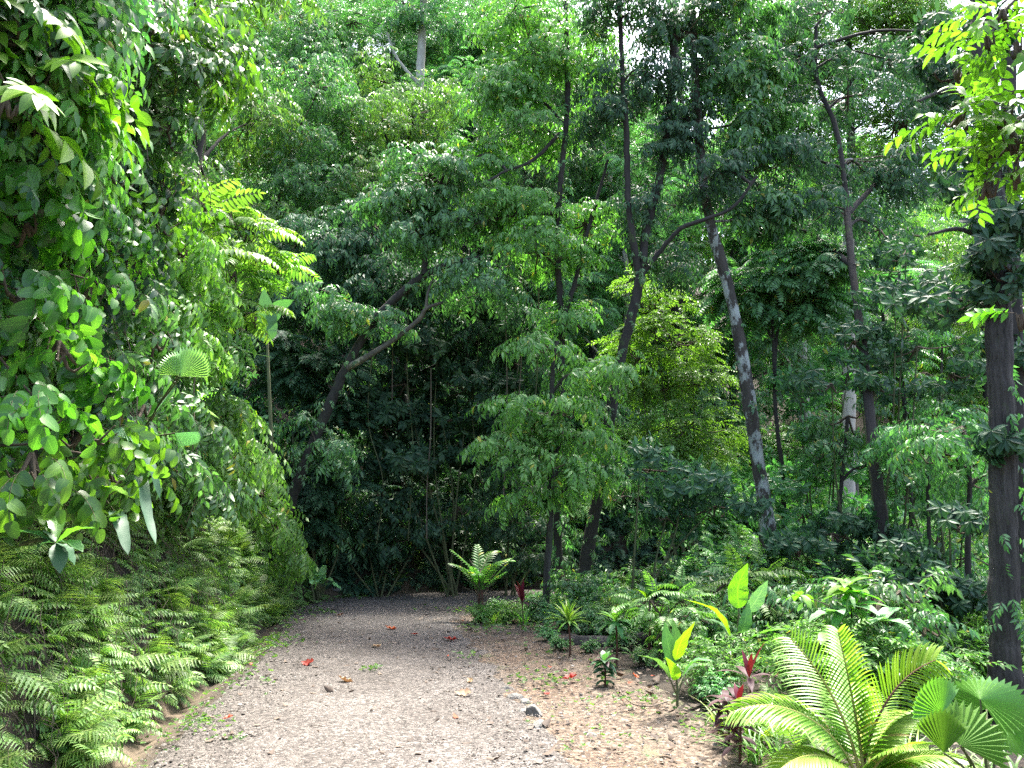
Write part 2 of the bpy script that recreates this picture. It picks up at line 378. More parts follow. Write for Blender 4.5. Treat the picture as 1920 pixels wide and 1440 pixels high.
def leaf4(L=1, w=.2, droop=.1, fold=.3, mi=0):
    """a two-triangle leaf for distant crowns"""
    v = np.array([(0, 0, 0), (-w, .42 * L, fold * w), (0, L, -droop * L), (w, .42 * L, fold * w)], float)
    return [(v, np.array([(0, 3, 2), (0, 2, 1)]), mi, np.zeros((4, 2)))]

def sprigT(kind, seed, leaf, nleaf=9, L=.36, ll=.11, stem=True, tw=.0022):
    """a twig with leaves. leaf material 0, twig material 1"""
    rng = np.random.default_rng(seed); mb = MB()
    if kind == 'alt' or kind == 'droop':
        el0, el1 = (25, -45) if kind == 'droop' else (15, -15)
        P = curve((0, 0, 0), 0, el0, el1, L, 8)
        P[:, 0] += np.sin(np.linspace(0, 3, 8)) * .03 * L * rng.normal()
        t = np.linspace(.18, 1, nleaf); i = t * 7; i0 = np.minimum(i.astype(int), 6); pos = P[i0] + (P[i0 + 1] - P[i0]) * (i - i0)[:, None]
        sgn = np.where(np.arange(nleaf) % 2, 1, -1); sgn[-1] = 0
        tg = nrm(np.gradient(P, axis=0))[i0]
        down = -.75 if kind == 'droop' else -.15
        d = tg * .65 + np.stack([sgn * .85, 0 * sgn, 0 * sgn + down], -1) + rng.normal(size=(nleaf, 3)) * .18
        up = np.array([0, .25, 1.0]) + rng.normal(size=(nleaf, 3)) * .3
        mb.inst(leaf, frames(d, up), pos, ll * rng.uniform(.7, 1.2, nleaf))
        if stem: tube(mb, P, np.linspace(tw, tw * .5, 8), 3, 1)
    elif kind == 'pinnate':
        P = curve((0, 0, 0), 0, 30, -35, L, 10)
        n = nleaf; t = np.linspace(.15, .98, n); i = t * 9; i0 = np.minimum(i.astype(int), 8); pos = P[i0] + (P[i0 + 1] - P[i0]) * (i - i0)[:, None]
        tg = nrm(np.gradient(P, axis=0))[i0]
        prof = ll * (.65 + .5 * np.sin(np.pi * t ** .8))
        for sg in (-1, 1):
            d = tg * .45 + np.array([sg * 1.0, 0, -.25]) + rng.normal(size=(n, 3)) * .06
            mb.inst(leaf, frames(d, np.array([0, .1, 1.]) + rng.normal(size=(n, 3)) * .08), pos, prof)
        mb.inst(leaf, frames(tg[-1:], np.array([[0, .3, 1.]])), P[-1:], prof[-1:])
        if stem: tube(mb, P, np.linspace(tw, tw * .5, 10), 3, 1)
    elif kind == 'whorl':
        P = curve((0, 0, 0), 0, 30, 15, L, 4)
        a = np.linspace(0, 2 * np.pi, nleaf, endpoint=False) + rng.uniform(0, 1)
        T = nrm(P[-1] - P[-2])
        X = nrm(np.cross(T, [0, 0, 1])); Z = np.cross(X, T)
        d = T * .35 + (np.cos(a)[:, None] * X + np.sin(a)[:, None] * Z * .8) + np.array([0, .1, -.45]) + rng.normal(size=(nleaf, 3)) * .08
        mb.inst(leaf, frames(d, T + np.array([0, 0, 1.0])), np.repeat(P[-1:], nleaf, 0), ll * rng.uniform(.8, 1.15, nleaf))
        if stem: tube(mb, P, tw, 3, 1)
    # merge into one part per material for speed
    parts = mb.template(); out = []
    for mi in (0, 1):
        pp = [q for q in parts if q[2] == mi]
        by = {}
        for v, f, _, uv in pp: by.setdefault(f.shape[1], []).append((v, f, uv))
        for k, lst in by.items():
            seen = []; V = []; F = []; U = []; off = 0
            for v, f, uv in lst:
                V.append(v); F.append(f + off); U.append(uv); off += len(v)
            out.append((np.concatenate(V), np.concatenate(F), mi, np.concatenate(U)))
    return out
far = leaf4(1, .20, .12); farw = leaf4(1, .27, .1); farn = leaf4(1, .14, .15)
mid5 = leafT(1, .19, 4, .25, .25); midw = leafT(1, .185, 5, .3, .25, 'obov')
near7 = leafT(1, .24, 7, .28, .22); heart7 = leafT(1, .36, 8, .22, .18, 'heart'); lance7 = leafT(1, .15, 7, .3, .2, 'lance')
SP = {
    'droop': [sprigT('droop', i, far, 10, .38, .125) for i in (1, 2, 3)],
    'small': [sprigT('alt', i, far, 11, .30, .075) for i in (4, 5, 6)],
    'broad': [sprigT('alt', i, farw, 9, .34, .14) for i in (7, 8, 9)],
    'pin': [sprigT('pinnate', i, farn, 8, .42, .13) for i in (10, 11)],
    'whorl': [sprigT('whorl', i, farw, 7, .12, .17) for i in (12, 13)],
    'm_droop': [sprigT('droop', i, mid5, 9, .36, .12) for i in (21, 22, 23)],
    'm_pin': [sprigT('pinnate', i, mid5, 9, .55, .15) for i in (24, 25)],
    'm_whorl': [sprigT('whorl', i, midw, 7, .12, .19) for i in (26, 27)],
    'n_alt': [sprigT('droop', i, near7, 8, .50, .16, tw=.003) for i in (31, 32, 33)],
    'n_heart': [sprigT('droop', i, heart7, 7, .55, .15, tw=.003) for i in (34, 35, 36)],
    'n_pin': [sprigT('pinnate', i, lance7, 10, .75, .19, tw=.004) for i in (37, 38)],
    'n_flat': [sprigT('alt', i, near7, 9, .46, .15, tw=.003) for i in (41, 42, 43)],
    'n_whorl': [sprigT('whorl', i, near7, 8, .2, .26, tw=.005) for i in (39, 40)],
}
def scatter_sprigs(mb, kind, pos, d, up, s):
    vs = SP[kind]; k = np.arange(len(pos)) % len(vs)
    Fm = frames(d, up)
    for j, T in enumerate(vs):
        m = k == j; mb.inst(T, Fm[m], pos[m], s[m])
def clump(mb, rng, c, rad, n, kind, size=1.0, hang=.35, sub=None, flat=.55, limb=True):
    """sprigs gathered in sub-clumps inside an ellipsoid, pointing outwards and drooping"""
    c = np.asarray(c, float); rad = np.asarray(rad, float)
    K = sub or max(4, int(n / 26))
    u = nrm(rng.normal(size=(K, 3))); q = u * rng.uniform(.25, 1, (K, 1)) ** .6
    sc_ = c + q * rad
    idx = rng.integers(0, K, n); sr = .42 * rad.mean() / max(1, K ** .2)
    off = rng.normal(size=(n, 3)) * np.array([sr, sr, sr * flat]) * .75
    pos = sc_[idx] + off
    out = nrm((sc_[idx] - c) / rad * .6 + off / sr * .6 + rng.normal(size=(n, 3)) * .35)
    d = out * np.array([1, 1, .45]) + np.array([0, 0, -hang])
    up = np.array([0, 0, 1.]) + rng.normal(size=(n, 3)) * .35
    scatter_sprigs(mb, kind, pos, d, up, size * rng.uniform(.75, 1.25, n))
    if limb:
        for k in range(K):
            mdl = (c + sc_[k]) / 2 + rng.normal(size=3) * .12 * rad.mean() + np.array([0, 0, -.1])
            tube(mb, spline([c, mdl, sc_[k]], 6), np.linspace(.016, .004, 6) * (1 + rad.mean() * .3), 4, 1)
    return sc_

# ------------------------------------------------------------------ the setting
def grid_mesh(name, xs, ys, zf, mat, kind='structure', uvx=None):
    X, Y = np.meshgrid(xs, ys); Z = zf(X, Y); ny, nx = X.shape
    i = np.arange(ny - 1)[:, None] * nx + np.arange(nx - 1)[None]
    F = np.stack([i, i + 1, i + nx + 1, i + nx], -1).reshape(-1, 4)
    mb = MB(); mb.add(np.stack([X, Y, Z], -1).reshape(-1, 3), F)
    o = mb.build(name, mat); o['kind'] = kind; return o
xs = np.unique(np.concatenate([np.linspace(-120, -12, 30), np.arange(-12, 12, .10), np.linspace(12, 120, 40)]))
ys = np.unique(np.concatenate([np.linspace(-20, 2, 20), np.arange(2, 20, .10), np.linspace(20, 140, 60)]))
gr = grid_mesh('ground', xs, ys, zt, ['soil'])
# bare clay on the low cut bank beside the path
me = gr.data; cen = np.zeros(len(me.vertices) * 3, np.float32); me.vertices.foreach_get('co', cen); cen = cen.reshape(-1, 3)
uu = sdist(cen[:, 0], cen[:, 1], EDGE_L)
atr = me.attributes.new('clay', 'FLOAT', 'POINT')
atr.data.foreach_set('value', (np.clip((uu + .1) * 8, 0, 1) * np.clip((.5 + .15 * vnoise(cen[:, 0], cen[:, 1], 3) - uu) * 4, 0, 1)).astype(np.float32))
def ribbon(name, left, right, mat, lift, nL=400, nW=26, y0=-3, crown=0, wob=.06, kind='structure'):
    t = np.linspace(0, 1, nL)
    Lp = spline(left, nL); Rp = spline(right, nL)
    s = np.linspace(0, 1, nW)
    jl = wob * vnoise(np.arange(nL) * .11, t * 3, 3, 1)[:, None]; jr = wob * 2 * vnoise(np.arange(nL) * .13, t * 5, 3, 2)[:, None]
    nx = nrm(Rp - Lp)
    A = Lp + nx * jl; B = Rp + nx * jr
    XY = A[:, None] + (B - A)[:, None] * s[None, :, None]
    Z = zt(XY[..., 0], XY[..., 1]) + lift + crown * (1 - (2 * s - 1) ** 2)[None] + .006 * vnoise(XY[..., 0], XY[..., 1], 7, 3)
    Z[:, 0] -= .05; Z[:, -1] -= .05
    i = np.arange(nL - 1)[:, None] * nW + np.arange(nW - 1)[None]
    F = np.stack([i, i + 1, i + nW + 1, i + nW], -1).reshape(-1, 4)
    mb = MB(); mb.add(np.concatenate([XY, Z[..., None]], -1).reshape(-1, 3), F)
    o = mb.build(name, [mat]); o['kind'] = kind; return o
ribbon('gravel_path', EDGE_L[:13] + np.array([.03, 0]), EDGE_R[:12], 'gravel', .02, crown=.02)
ribbon('dirt_verge', EDGE_R[:9] + np.array([-.25, 0]), EDGE_R[:9] + np.array([(2.6, 0), (2.2, 0), (1.35, 0), (1.3, 0), (1.3, 0), (1.25, 0), (.9, .1), (.6, -.3), (.3, -.4)]), 'verge', .014, nL=260, nW=22, wob=.10)

rng = np.random.default_rng(5)
# loose pebbles
def pebbles():
    mb = MB()
    ico = np.array([(0, 0, 1), (.9, 0, .1), (.3, .85, -.1), (-.7, .5, .15), (-.75, -.5, -.1), (.25, -.9, .1), (0, 0, -1)], float) * np.array([1, 1, .55])
    F = np.array([(0, 1, 2), (0, 2, 3), (0, 3, 4), (0, 4, 5), (0, 5, 1), (6, 2, 1), (6, 3, 2), (6, 4, 3), (6, 5, 4), (6, 1, 5)])
    T = [(ico, F, 0, np.zeros((7, 2)))]
    N = 60000
    y = 3.6 + 11.5 * rng.random(N) ** 1.7; x = rng.uniform(-3.6, 2.6, N)
    u = sdist(x, y, EDGE_L); v = -sdist(x, y, EDGE_R)
    keep = (u < -.03) & (v < 1.9) & ((v < .1) | (rng.random(N) < .9 * np.exp(-v / .6) + .12)); x = x[keep]; y = y[keep]; n = len(x)
    s = .0038 + .006 * rng.random(n) ** 3.0 + np.where(rng.random(n) < .01, .012, 0)
    s = s * (1 + .03 * y)
    P = np.stack([x, y, zt(x, y) + .036], -1)
    d = nrm(np.stack([rng.normal(size=n), rng.normal(size=n), rng.normal(size=n) * .2], -1))
    mb.inst(T, frames(d, np.array([0, 0, 1.]) + rng.normal(size=(n, 3)) * .2), P, s)
    o = mb.build('loose_gravel', ['pebble'], smooth=False); tag(o, 'loose pale gravel chips lying over the path', None, None, 'stuff')
pebbles()
def litter():
    mb = MB(); T = leafT(1, .28, 5, -.15, -.5, 'ovate')
    N = 7500
    y = 3.8 + 12 * rng.random(N) ** 1.4; x = rng.uniform(-3.4, 4.5, N)
    u = sdist(x, y, EDGE_L); v = -sdist(x, y, EDGE_R)
    pr = np.interp(v, [-3, -1, 0, .6, 3, 4], [.12, .12, .3, .9, 1, .8])
    k = (u < 0) & (rng.random(N) < pr); x = x[k]; y = y[k]; n = len(x)
    P = np.stack([x, y, zt(x, y) + .045], -1); a = rng.uniform(0, 6.28, n)
    d = np.stack([np.cos(a), np.sin(a), rng.normal(size=n) * .15], -1)
    mb.inst(T, frames(d, np.array([0, 0, 1.]) + rng.normal(size=(n, 3)) * .35), P, rng.uniform(.018, .075, n) * np.where(rng.random(n) < .06, 1.6, 1))
    # little twigs
    for i in range(260):
        yy = 4 + 9 * rng.random() ** 1.3; xx = rng.uniform(-2.2, 3.2)
        if sdist(xx, yy, EDGE_L) > 0: continue
        a = rng.uniform(0, 6.28); L = rng.uniform(.04, .16); p = np.array([xx, yy, zt(xx, yy) + .042])
        tube(mb, np.array([p, p + [L * .5 * math.cos(a), L * .5 * math.sin(a), .008], p + [L * math.cos(a + .2), L * math.sin(a + .2), 0]]), .0022, 3, 1)
    o = mb.build('leaf_litter', ['dry', 'twig']); tag(o, 'dry brown leaf litter scattered over gravel and clay verge', None, None, 'stuff')
litter()
# low weeds
def weeds():
    mb = MB(); T = sprigT('whorl', 77, leaf4(1, .3, .1), 6, .03, .05, stem=False)
    C = []
    spots = [(520, 1170, .5, 60), (500, 1215, .4, 60), (360, 1370, .28, 90), (430, 1395, .15, 16), (950, 1165, .5, 80), (1010, 1185, .45, 70), (910, 1185, .4, 50), (700, 1264, .12, 22),
             (1010, 1285, .3, 50), (860, 1150, .35, 40), (600, 1155, .35, 30), (490, 1290, .12, 12), (1100, 1400, .3, 20), (880, 1240, .2, 14), (1230, 1330, .35, 40), (1330, 1380, .3, 60), (1120, 1330, .4, 30), (980, 1150, .4, 60)]
    for px, py, r, n in spots:
        g = G(px, py); q = rng.normal(size=(n, 2)) * r * .55; C.append(np.stack([g[0] + q[:, 0], g[1] + q[:, 1]], -1))
    x = rng.uniform(0.1, 3.2, 300); y = rng.uniform(4, 12, 300); m = -sdist(x, y, EDGE_R) > .1
    C.append(np.stack([x[m], y[m]], -1))
    y = rng.uniform(3.6, 15, 400); x = np.interp(y, EDGE_L[:8, 1], EDGE_L[:8, 0]) + np.abs(rng.normal(size=400)) * .16 + .02; C.append(np.stack([x, y], -1))
    C = np.concatenate(C); n = len(C)
    P = np.stack([C[:, 0], C[:, 1], zt(C[:, 0], C[:, 1]) + .045], -1)
    mb.inst(T, frames(np.array([0, 0, 1.]) + rng.normal(size=(n, 3)) * .3, rng.normal(size=(n, 3))), P, rng.uniform(.3, .95, n) * np.clip(C[:, 1] / 9, .55, 1))
    o = mb.build('small_weeds', ['weed']); tag(o, 'tiny bright green weeds sprouting along the path edges', None, None, 'stuff')
weeds()

# ------------------------------------------------------------------ trees
def px_r(rpx, Y): return rpx / FPX * Y
def to_local(P, o): return np.asarray(P, float) - np.asarray(o, float)
def tree(name, label, base, stems, clumps, leaf, bark, kind, seed, group=None, cat='tree', size=1.0, hang=.35, noise=.10, sides=12, ivy=0, dens=1.0):
    """stems: list of ([(px,py,Y)...], r0, r1); clumps: (px,py,Y,rx_px,rz_px,n[,ry_m])"""
    rng = np.random.default_rng(seed)
    stems3 = []
    for pts, r0, r1 in stems:
        P = np.array([at(*p) if len(p) == 3 else p[:3] for p in pts]); stems3.append((P, r0, r1))
    b = np.asarray(base, float)
    root = empty(name, b, label, cat, group)
    mt = MB()
    allp = []
    for P, r0, r1 in stems3:
        n = max(10, int(len(P) * (7 if sides < 30 else 14))); Q = spline(P, n); Q = Q + rng.normal(size=Q.shape) * min(r0, .06) * .07
        allp.append(Q); tt = np.linspace(0, 1, n); tube(mt, Q - b, (r0 + (r1 - r0) * tt ** .9) * (1 + .35 * np.exp(-tt * 25) * (r0 > .1)), sides, 0, noise, rng)
    allp = np.concatenate(allp)
    mc = MB()
    for c in clumps:
        px, py, Y, rx, rz, n = c[:6]; n = int(n * dens); ry = c[6] if len(c) > 6 else px_r(rx, Y) * .8
        C = at(px, py, Y)
        dd = np.linalg.norm(allp - C, axis=1) + np.maximum(0, allp[:, 2] - C[2] + .2) * 1.5; s = allp[dd.argmin()]
        if np.linalg.norm(s - C) > .15:
            mdl = (s + C) / 2 + np.array([0, 0, .12 * np.linalg.norm(s - C)]) + rng.normal(size=3) * .06 * np.linalg.norm(s - C)
            tube(mt, spline([s, mdl, C], 9) - b, np.linspace(.03, .012, 9) * (.7 + .25 * np.linalg.norm(s - C)), 6, 0, .08, rng)
        clump(mc, rng, C - b, (px_r(rx, Y), ry, px_r(rz, Y)), n, kind if isinstance(kind, str) else kind[rng.integers(len(kind))], size, hang)
    if ivy:
        Q = allp[:len(spline(stems3[0][0], max(10, int(len(stems3[0][0]) * 7))))]; i = rng.integers(0, int(len(Q) * .85), ivy)
        dd = nrm(rng.normal(size=(ivy, 3)) * [1, 1, .2] + [0, -.3, 0]); mi_ = MB()
        scatter_sprigs(mi_, 'm_droop', Q[i] + dd * stems3[0][1] * .9 + rng.normal(size=(ivy, 3)) * .05 - b, dd + [0, 0, -.5], np.array([0, 0, 1.]) + rng.normal(size=(ivy, 3)) * .3, rng.uniform(.35, .75, ivy))
        mi_.build('ivy', ['mid', 'twig'], root, smooth=False)
    mt.build('trunk', [bark], root)
    if clumps: mc.build('crown', [leaf, 'twig'], root, smooth=False)
    return root

# generic trees for the slopes, each kind shared as mesh data
def slope_tree(kind, seed, leaf, H, Rc, n, bark='bark_dark', low=.25, size=1.0, hang=.4, r0=.11):
    rng = np.random.default_rng(seed); mt = MB(); mc = MB()
    top = np.array([rng.normal() * .4, rng.normal() * .4, H * .82])
    P = spline([(0, 0, -.4), (rng.normal() * .2, rng.normal() * .2, H * .4), top], 14); tube(mt, P, np.linspace(r0, .03, 14), 7, 0, .06, rng)
    K = 11
    for k in range(K):
        f = k / (K - 1); z = H * (low + (1 - low) * f) - Rc * .15; a = rng.uniform(0, 6.28); rr = Rc * (.35 + .5 * math.sin(math.pi * min(1, .25 + f * .7))) * rng.uniform(.5, 1.0) * (1 if k < K - 1 else .15)
        C = np.array([rr * math.cos(a), rr * math.sin(a), z]) + np.array([top[0], top[1], 0]) * f
        i = int(np.clip((z - .25 * H * .3) / H * 14, 1, 12)); s = P[min(i, 12)]
        tube(mt, spline([s, (s + C) / 2 + [0, 0, .15], C], 6), np.linspace(.04, .015, 6), 5, 0)
        clump(mc, rng, C, (Rc * rng.uniform(.34, .52), Rc * rng.uniform(.34, .52), Rc * rng.uniform(.22, .34)), n // K, kind, size, hang)
    return mt.mesh('trunk', [bark], True), mc.mesh('crown', [leaf, 'twig'], False)
KINDS = [
    ('droop', 101, 'mid', 8.5, 2.7, 2600, 'bark_dark', .2, 1.0),
    ('small', 102, 'mid', 9.5, 2.6, 3400, 'bark_grey', .25, 1.1),
    ('droop', 103, 'bright', 8.0, 2.6, 2500, 'bark_dark', .2, 1.0),
    ('broad', 104, 'dark', 8.0, 2.5, 2300, 'bark_dark', .15, 1.0),
    ('pin', 105, 'mid', 9.0, 2.8, 1500, 'bark_pale', .3, 1.1),
    ('small', 106, 'yellow', 7.5, 2.5, 3000, 'bark_grey', .15, 1.1),
]
KM = [slope_tree(k[0], k[1], k[2], k[3], k[4], k[5], k[6], k[7], k[8]) for k in KINDS]
KNAMES = ['drooping mid-green tree', 'small-leaved green tree', 'light green drooping tree', 'dark broad-leaved tree', 'feathery-leaved tree with pale bark', 'yellow-green small-leaved tree']
def put_tree(k, x, y, s, rz, where, group):
    root = empty('forest_tree', (x, y, float(zt(x, y))), f'{KNAMES[k]} {where}', 'tree', group, rz, s)
    child('trunk', KM[k][0], root); child('crown', KM[k][1], root)
    return root
rg = np.random.default_rng(11)
placed = []
def scatter_trees(x0, x1, y0, y1, step, cond, probs, where, group, smin=.8, smax=1.2):
    for gy in np.arange(y0, y1, step):
        for gx in np.arange(x0, x1, step):
            x = gx + rg.uniform(-.38, .38) * step; y = gy + rg.uniform(-.38, .38) * step
            if abs(x) > y * .80 + 2.5: continue
            if not cond(x, y): continue
            k = rg.choice(len(KM), p=probs); put_tree(k, x, y, rg.uniform(smin, smax), rg.uniform(0, 6.28), where, group)
scatter_trees(-30, 9, 14, 30, 3.3, lambda x, y: sdist(x, y, EDGE_L) > 3.0, [.30, .22, .16, .10, .14, .08], 'on the steep slope behind the bend', 'trees covering the steep slope', .85, 1.2)
scatter_trees(-34, 12, 30, 48, 4.2, lambda x, y: True, [.30, .22, .16, .06, .18, .08], 'high up the hill behind the slope trees', 'trees high on the hill', 1.2, 1.6)
scatter_trees(9, 46, 18, 44, 3.9, lambda x, y: sdist(x, y, EDGE_L) > 1.5 and x >= (9 if y < 30 else 12), [.05, .10, .42, .0, .08, .35], 'on the sunlit hillside beyond the right trunks', 'trees on the sunlit hillside', .9, 1.3)  # mostly bright and yellow leaf kinds: sunlit patches put into the leaf colour
def gz(x, y): return np.array([x, y, float(zt(x, y))])
def gb(px, py): return G(px, py)
# --- the named trees in front, from left to right
lean = tree('leaning_tree', 'dark mossy tree leaning right over the shaded hollow with one pale dead side limb', gb(528, 985),
     [([(522, 1010, 12.6), (560, 900, 12.5), (600, 800, 12.5), (650, 690, 12.4), (700, 605, 12.3), (770, 535, 12.2), (830, 500, 12.1), (900, 484, 12.0)], .098, .05),
      ([(795, 515, 12.1), (800, 450, 12.0), (815, 380, 11.9), (835, 320, 11.8)], .05, .02),
      ([(800, 450, 12), (770, 400, 12), (740, 360, 11.9)], .03, .015)],
     [(800, 330, 12, 75, 50, 420), (735, 380, 12, 60, 45, 280), (870, 400, 12.2, 70, 45, 260), (780, 430, 12, 80, 30, 200), (900, 520, 12.2, 90, 50, 260), (640, 560, 12.3, 70, 40, 200), (700, 600, 12.3, 50, 35, 100), (590, 830, 12.4, 70, 55, 150)],
     'mid', 'bark_dark', 'm_droop', 201, size=.85, ivy=120)
m = MB(); P = spline([at(*p) for p in [(648, 692, 12.4), (690, 668, 12.2), (740, 636, 12.1), (785, 600, 12.0), (800, 578, 11.9), (835, 566, 11.9)]], 30) - np.array(lean.location)
tube(m, P, np.linspace(.055, .022, 30), 10, 0, .14, np.random.default_rng(3)); tube(m, spline([P[23], P[23] + [.02, 0, .25], P[23] + [.1, 0, .5]], 8), np.linspace(.03, .012, 8), 8, 0); m.build('dead_limb', ['bark_dead'], lean)
tree('forked_tree', 'slim dark tree forking into two upright stems above the light green drooping leaves', gb(1048, 1130),
     [([(1048, 1140, 12.4), (1046, 1000, 12.4), (1048, 850, 12.3), (1052, 700, 12.3), (1053, 600, 12.2), (1046, 480, 12.1), (1052, 330, 12), (1064, 200, 12), (1062, 60, 12), (1060, -60, 12)], .07, .04),
      ([(1054, 600, 12.2), (1075, 540, 12.2), (1095, 460, 12.2), (1120, 370, 12.3), (1140, 300, 12.3)], .045, .022),
      ([(1050, 250, 12), (1000, 300, 11.8), (950, 320, 11.6), (915, 340, 11.5)], .035, .015),
      ([(1060, 235, 12), (1010, 190, 12), (960, 240, 12)], .03, .012),
      ([(1046, 400, 12), (990, 400, 11.9), (930, 410, 11.8), (890, 420, 11.8)], .04, .015)],
     [(1000, 90, 12, 90, 70, 420), (930, 180, 12, 85, 60, 380), (1010, 240, 12.1, 85, 50, 300), (900, 290, 12, 60, 45, 220), (960, 380, 12, 90, 45, 330), (1090, 120, 12.2, 70, 70, 260), (1100, 420, 12.4, 70, 70, 300), (1010, 470, 12, 90, 40, 260), (1075, 600, 12.3, 65, 40, 160), (960, 20, 12, 90, 50, 300)],
     'bright', 'bark_dark', 'm_droop', 202, size=.8, ivy=130)
tree('young_tree', 'light green drooping young tree with a straight grey lower stem beside the path bend', gb(1022, 1157),
     [([(1022, 1160, 11.2), (1026, 1080, 11.2), (1032, 960, 11.2), (1034, 830, 11.2), (1036, 700, 11.2), (1045, 640, 11.2)], .06, .03)],
     [(1030, 650, 11.1, 60, 30, 80), (1090, 700, 11, 80, 35, 120), (985, 770, 11, 60, 30, 80), (1050, 770, 10.9, 100, 35, 150), (955, 840, 11, 60, 35, 80), (1105, 820, 10.9, 70, 35, 90), (1010, 870, 10.9, 80, 35, 100), (1090, 900, 10.9, 80, 35, 90), (980, 930, 11, 55, 30, 55)],
     'bright', 'bark_grey', 'm_droop', 203, size=.92, dens=.8)
tree('wide_forked_tree', 'tall dark tree curving to a wide fork, one limb reaching right towards the lichen-spotted trunk', gb(1090, 1140),
     [([(1090, 1150, 12.0), (1105, 1020, 12), (1128, 900, 12), (1145, 780, 11.9), (1165, 670, 11.9), (1190, 570, 11.8), (1204, 500, 11.8), (1215, 420, 11.8), (1238, 330, 11.8), (1252, 230, 11.8), (1262, 120, 11.8), (1260, 0, 11.8), (1255, -80, 11.8)], .105, .045),
      ([(1200, 520, 11.8), (1185, 440, 11.7), (1177, 350, 11.7), (1174, 230, 11.6), (1166, 110, 11.6), (1160, -60, 11.6)], .062, .035),
      ([(1203, 515, 11.8), (1235, 475, 11.7), (1275, 430, 11.5), (1320, 412, 11.4), (1375, 388, 11.3), (1420, 330, 11.2)], .045, .022)],
     [(1170, 30, 11.6, 80, 50, 300), (1210, 130, 11.7, 80, 60, 330), (1130, 200, 11.8, 50, 60, 160), (1290, 60, 11.8, 70, 60, 280), (1240, 280, 12, 60, 50, 170), (1180, 390, 12, 60, 50, 160), (1290, 220, 12, 60, 60, 220), (1330, 330, 11.8, 70, 40, 180), (1250, 480, 12.3, 70, 45, 180)],
     'dark', 'bark_dark', 'm_droop', 204, size=.8, ivy=140)
tree('lichen_tree', 'straight tree leaning left with white lichen patches on its dark trunk', gz(px_r(480, 12.2), 12.2),
     [([(1448, 1060, 12.2), (1436, 960, 12.2), (1420, 850, 12.2), (1400, 720, 12.1), (1380, 600, 12.1), (1355, 500, 12.1), (1333, 420, 12.1), (1316, 320, 12), (1308, 220, 12), (1300, 80, 12), (1295, -60, 12)], .122, .06)],
     [(1360, 130, 12.1, 80, 60, 300), (1320, 20, 12, 80, 40, 250), (1410, 230, 12.2, 70, 60, 250), (1390, 20, 12.4, 80, 50, 250), (1430, 400, 12.3, 70, 50, 200)],
     'mid', 'bark_lichen', 'droop', 205, size=.95, ivy=40)
tree('slender_tree', 'thin dark double-stemmed tree just right of the lichen-spotted trunk', gz(px_r(512, 12.6), 12.6),
     [([(1470, 1060, 12.6), (1468, 900, 12.6), (1455, 780, 12.6), (1452, 680, 12.6), (1448, 600, 12.6), (1440, 520, 12.6)], .042, .022),
      ([(1452, 690, 12.6), (1458, 620, 12.6), (1475, 540, 12.6), (1500, 470, 12.5)], .03, .015), ([(1450, 640, 12.6), (1425, 590, 12.6), (1400, 560, 12.6)], .02, .01)],
     [(1420, 540, 12.6, 70, 45, 230), (1500, 500, 12.5, 80, 50, 300), (1480, 580, 12.8, 80, 35, 200), (1560, 540, 12.6, 70, 50, 240)],
     'mid', 'bark_dark', 'm_pin', 206, size=.75)
tree('dark_crowned_tree', 'tall tree with a dense dark green crown and thin crooked upper stem', gz(px_r(700, 10.2), 10.2),
     [([(1662, 1110, 10.2), (1655, 980, 10.3), (1640, 860, 10.4), (1628, 740, 10.7), (1610, 600, 11.2), (1590, 420, 12), (1588, 380, 12.2), (1570, 250, 12.6), (1532, 150, 12.8), (1530, 50, 12.8)], .085, .03),
      ([(1590, 400, 12.1), (1660, 330, 12.8), (1720, 300, 12.6)], .05, .02), ([(1600, 500, 11.6), (1520, 440, 12.6), (1450, 420, 12.4)], .05, .02)],
     [(1500, 110, 12.8, 90, 45, 300), (1420, 80, 12.6, 60, 40, 160), (1590, 180, 12.8, 90, 40, 260), (1480, 290, 12.5, 110, 38, 300), (1600, 300, 12.6, 110, 40, 280), (1400, 320, 12.4, 70, 35, 150), (1690, 340, 12.6, 80, 40, 180), (1550, 390, 12.6, 110, 32, 220), (1660, 110, 13, 80, 50, 220), (1560, 20, 13, 100, 35, 200), (1440, 400, 12.3, 70, 30, 130), (1750, 60, 12.8, 90, 50, 220), (1760, 200, 12.8, 80, 45, 200), (1650, 430, 12.8, 80, 30, 130)],
     'dark', 'bark_dark', 'm_droop', 207, size=.82, dens=.7)
tree('large_trunk_tree', 'massive grey furrowed straight trunk standing behind the fan palm', gz(4.50, 7.2),
     [([(1886, 1330, 7.2), (1884, 1200, 7.2), (1882, 1000, 7.2), (1880, 800, 7.2), (1872, 600, 7.2), (1868, 450, 7.2), (1858, 300, 7.2), (1845, 130, 7.2), (1838, 0, 7.2), (1830, -120, 7.2)], .118, .09),
      ([(1868, 460, 7.2), (1800, 430, 7.1), (1740, 440, 7.0)], .03, .012), ([(1850, 200, 7.2), (1780, 170, 7.1), (1720, 190, 7)], .03, .012)],
     [(1840, 420, 7.2, 90, 40, 90), (1900, 500, 7.0, 60, 50, 70), (1780, 560, 7.3, 70, 40, 70), (1860, 330, 7.4, 70, 60, 90), (1830, 70, 7.4, 80, 50, 110), (1780, 150, 7.4, 70, 50, 80), (1900, 820, 7.0, 60, 30, 40), (1800, 270, 7.4, 60, 50, 70)],
     'deep', 'bark_grey', 'm_whorl', 208, size=.62, sides=56, ivy=50)
tree('background_trunk_tree', 'second dark trunk half hidden behind the massive grey trunk', gz(px_r(955, 9), 9),
     [([(1916, 1120, 9), (1912, 980, 9), (1905, 800, 9), (1900, 600, 9), (1896, 400, 9), (1890, 100, 9)], .12, .08)],
     [(1900, 650, 9, 50, 60, 90), (1915, 300, 9, 60, 80, 120)], 'deep', 'bark_dark', 'm_whorl', 209, size=.7)
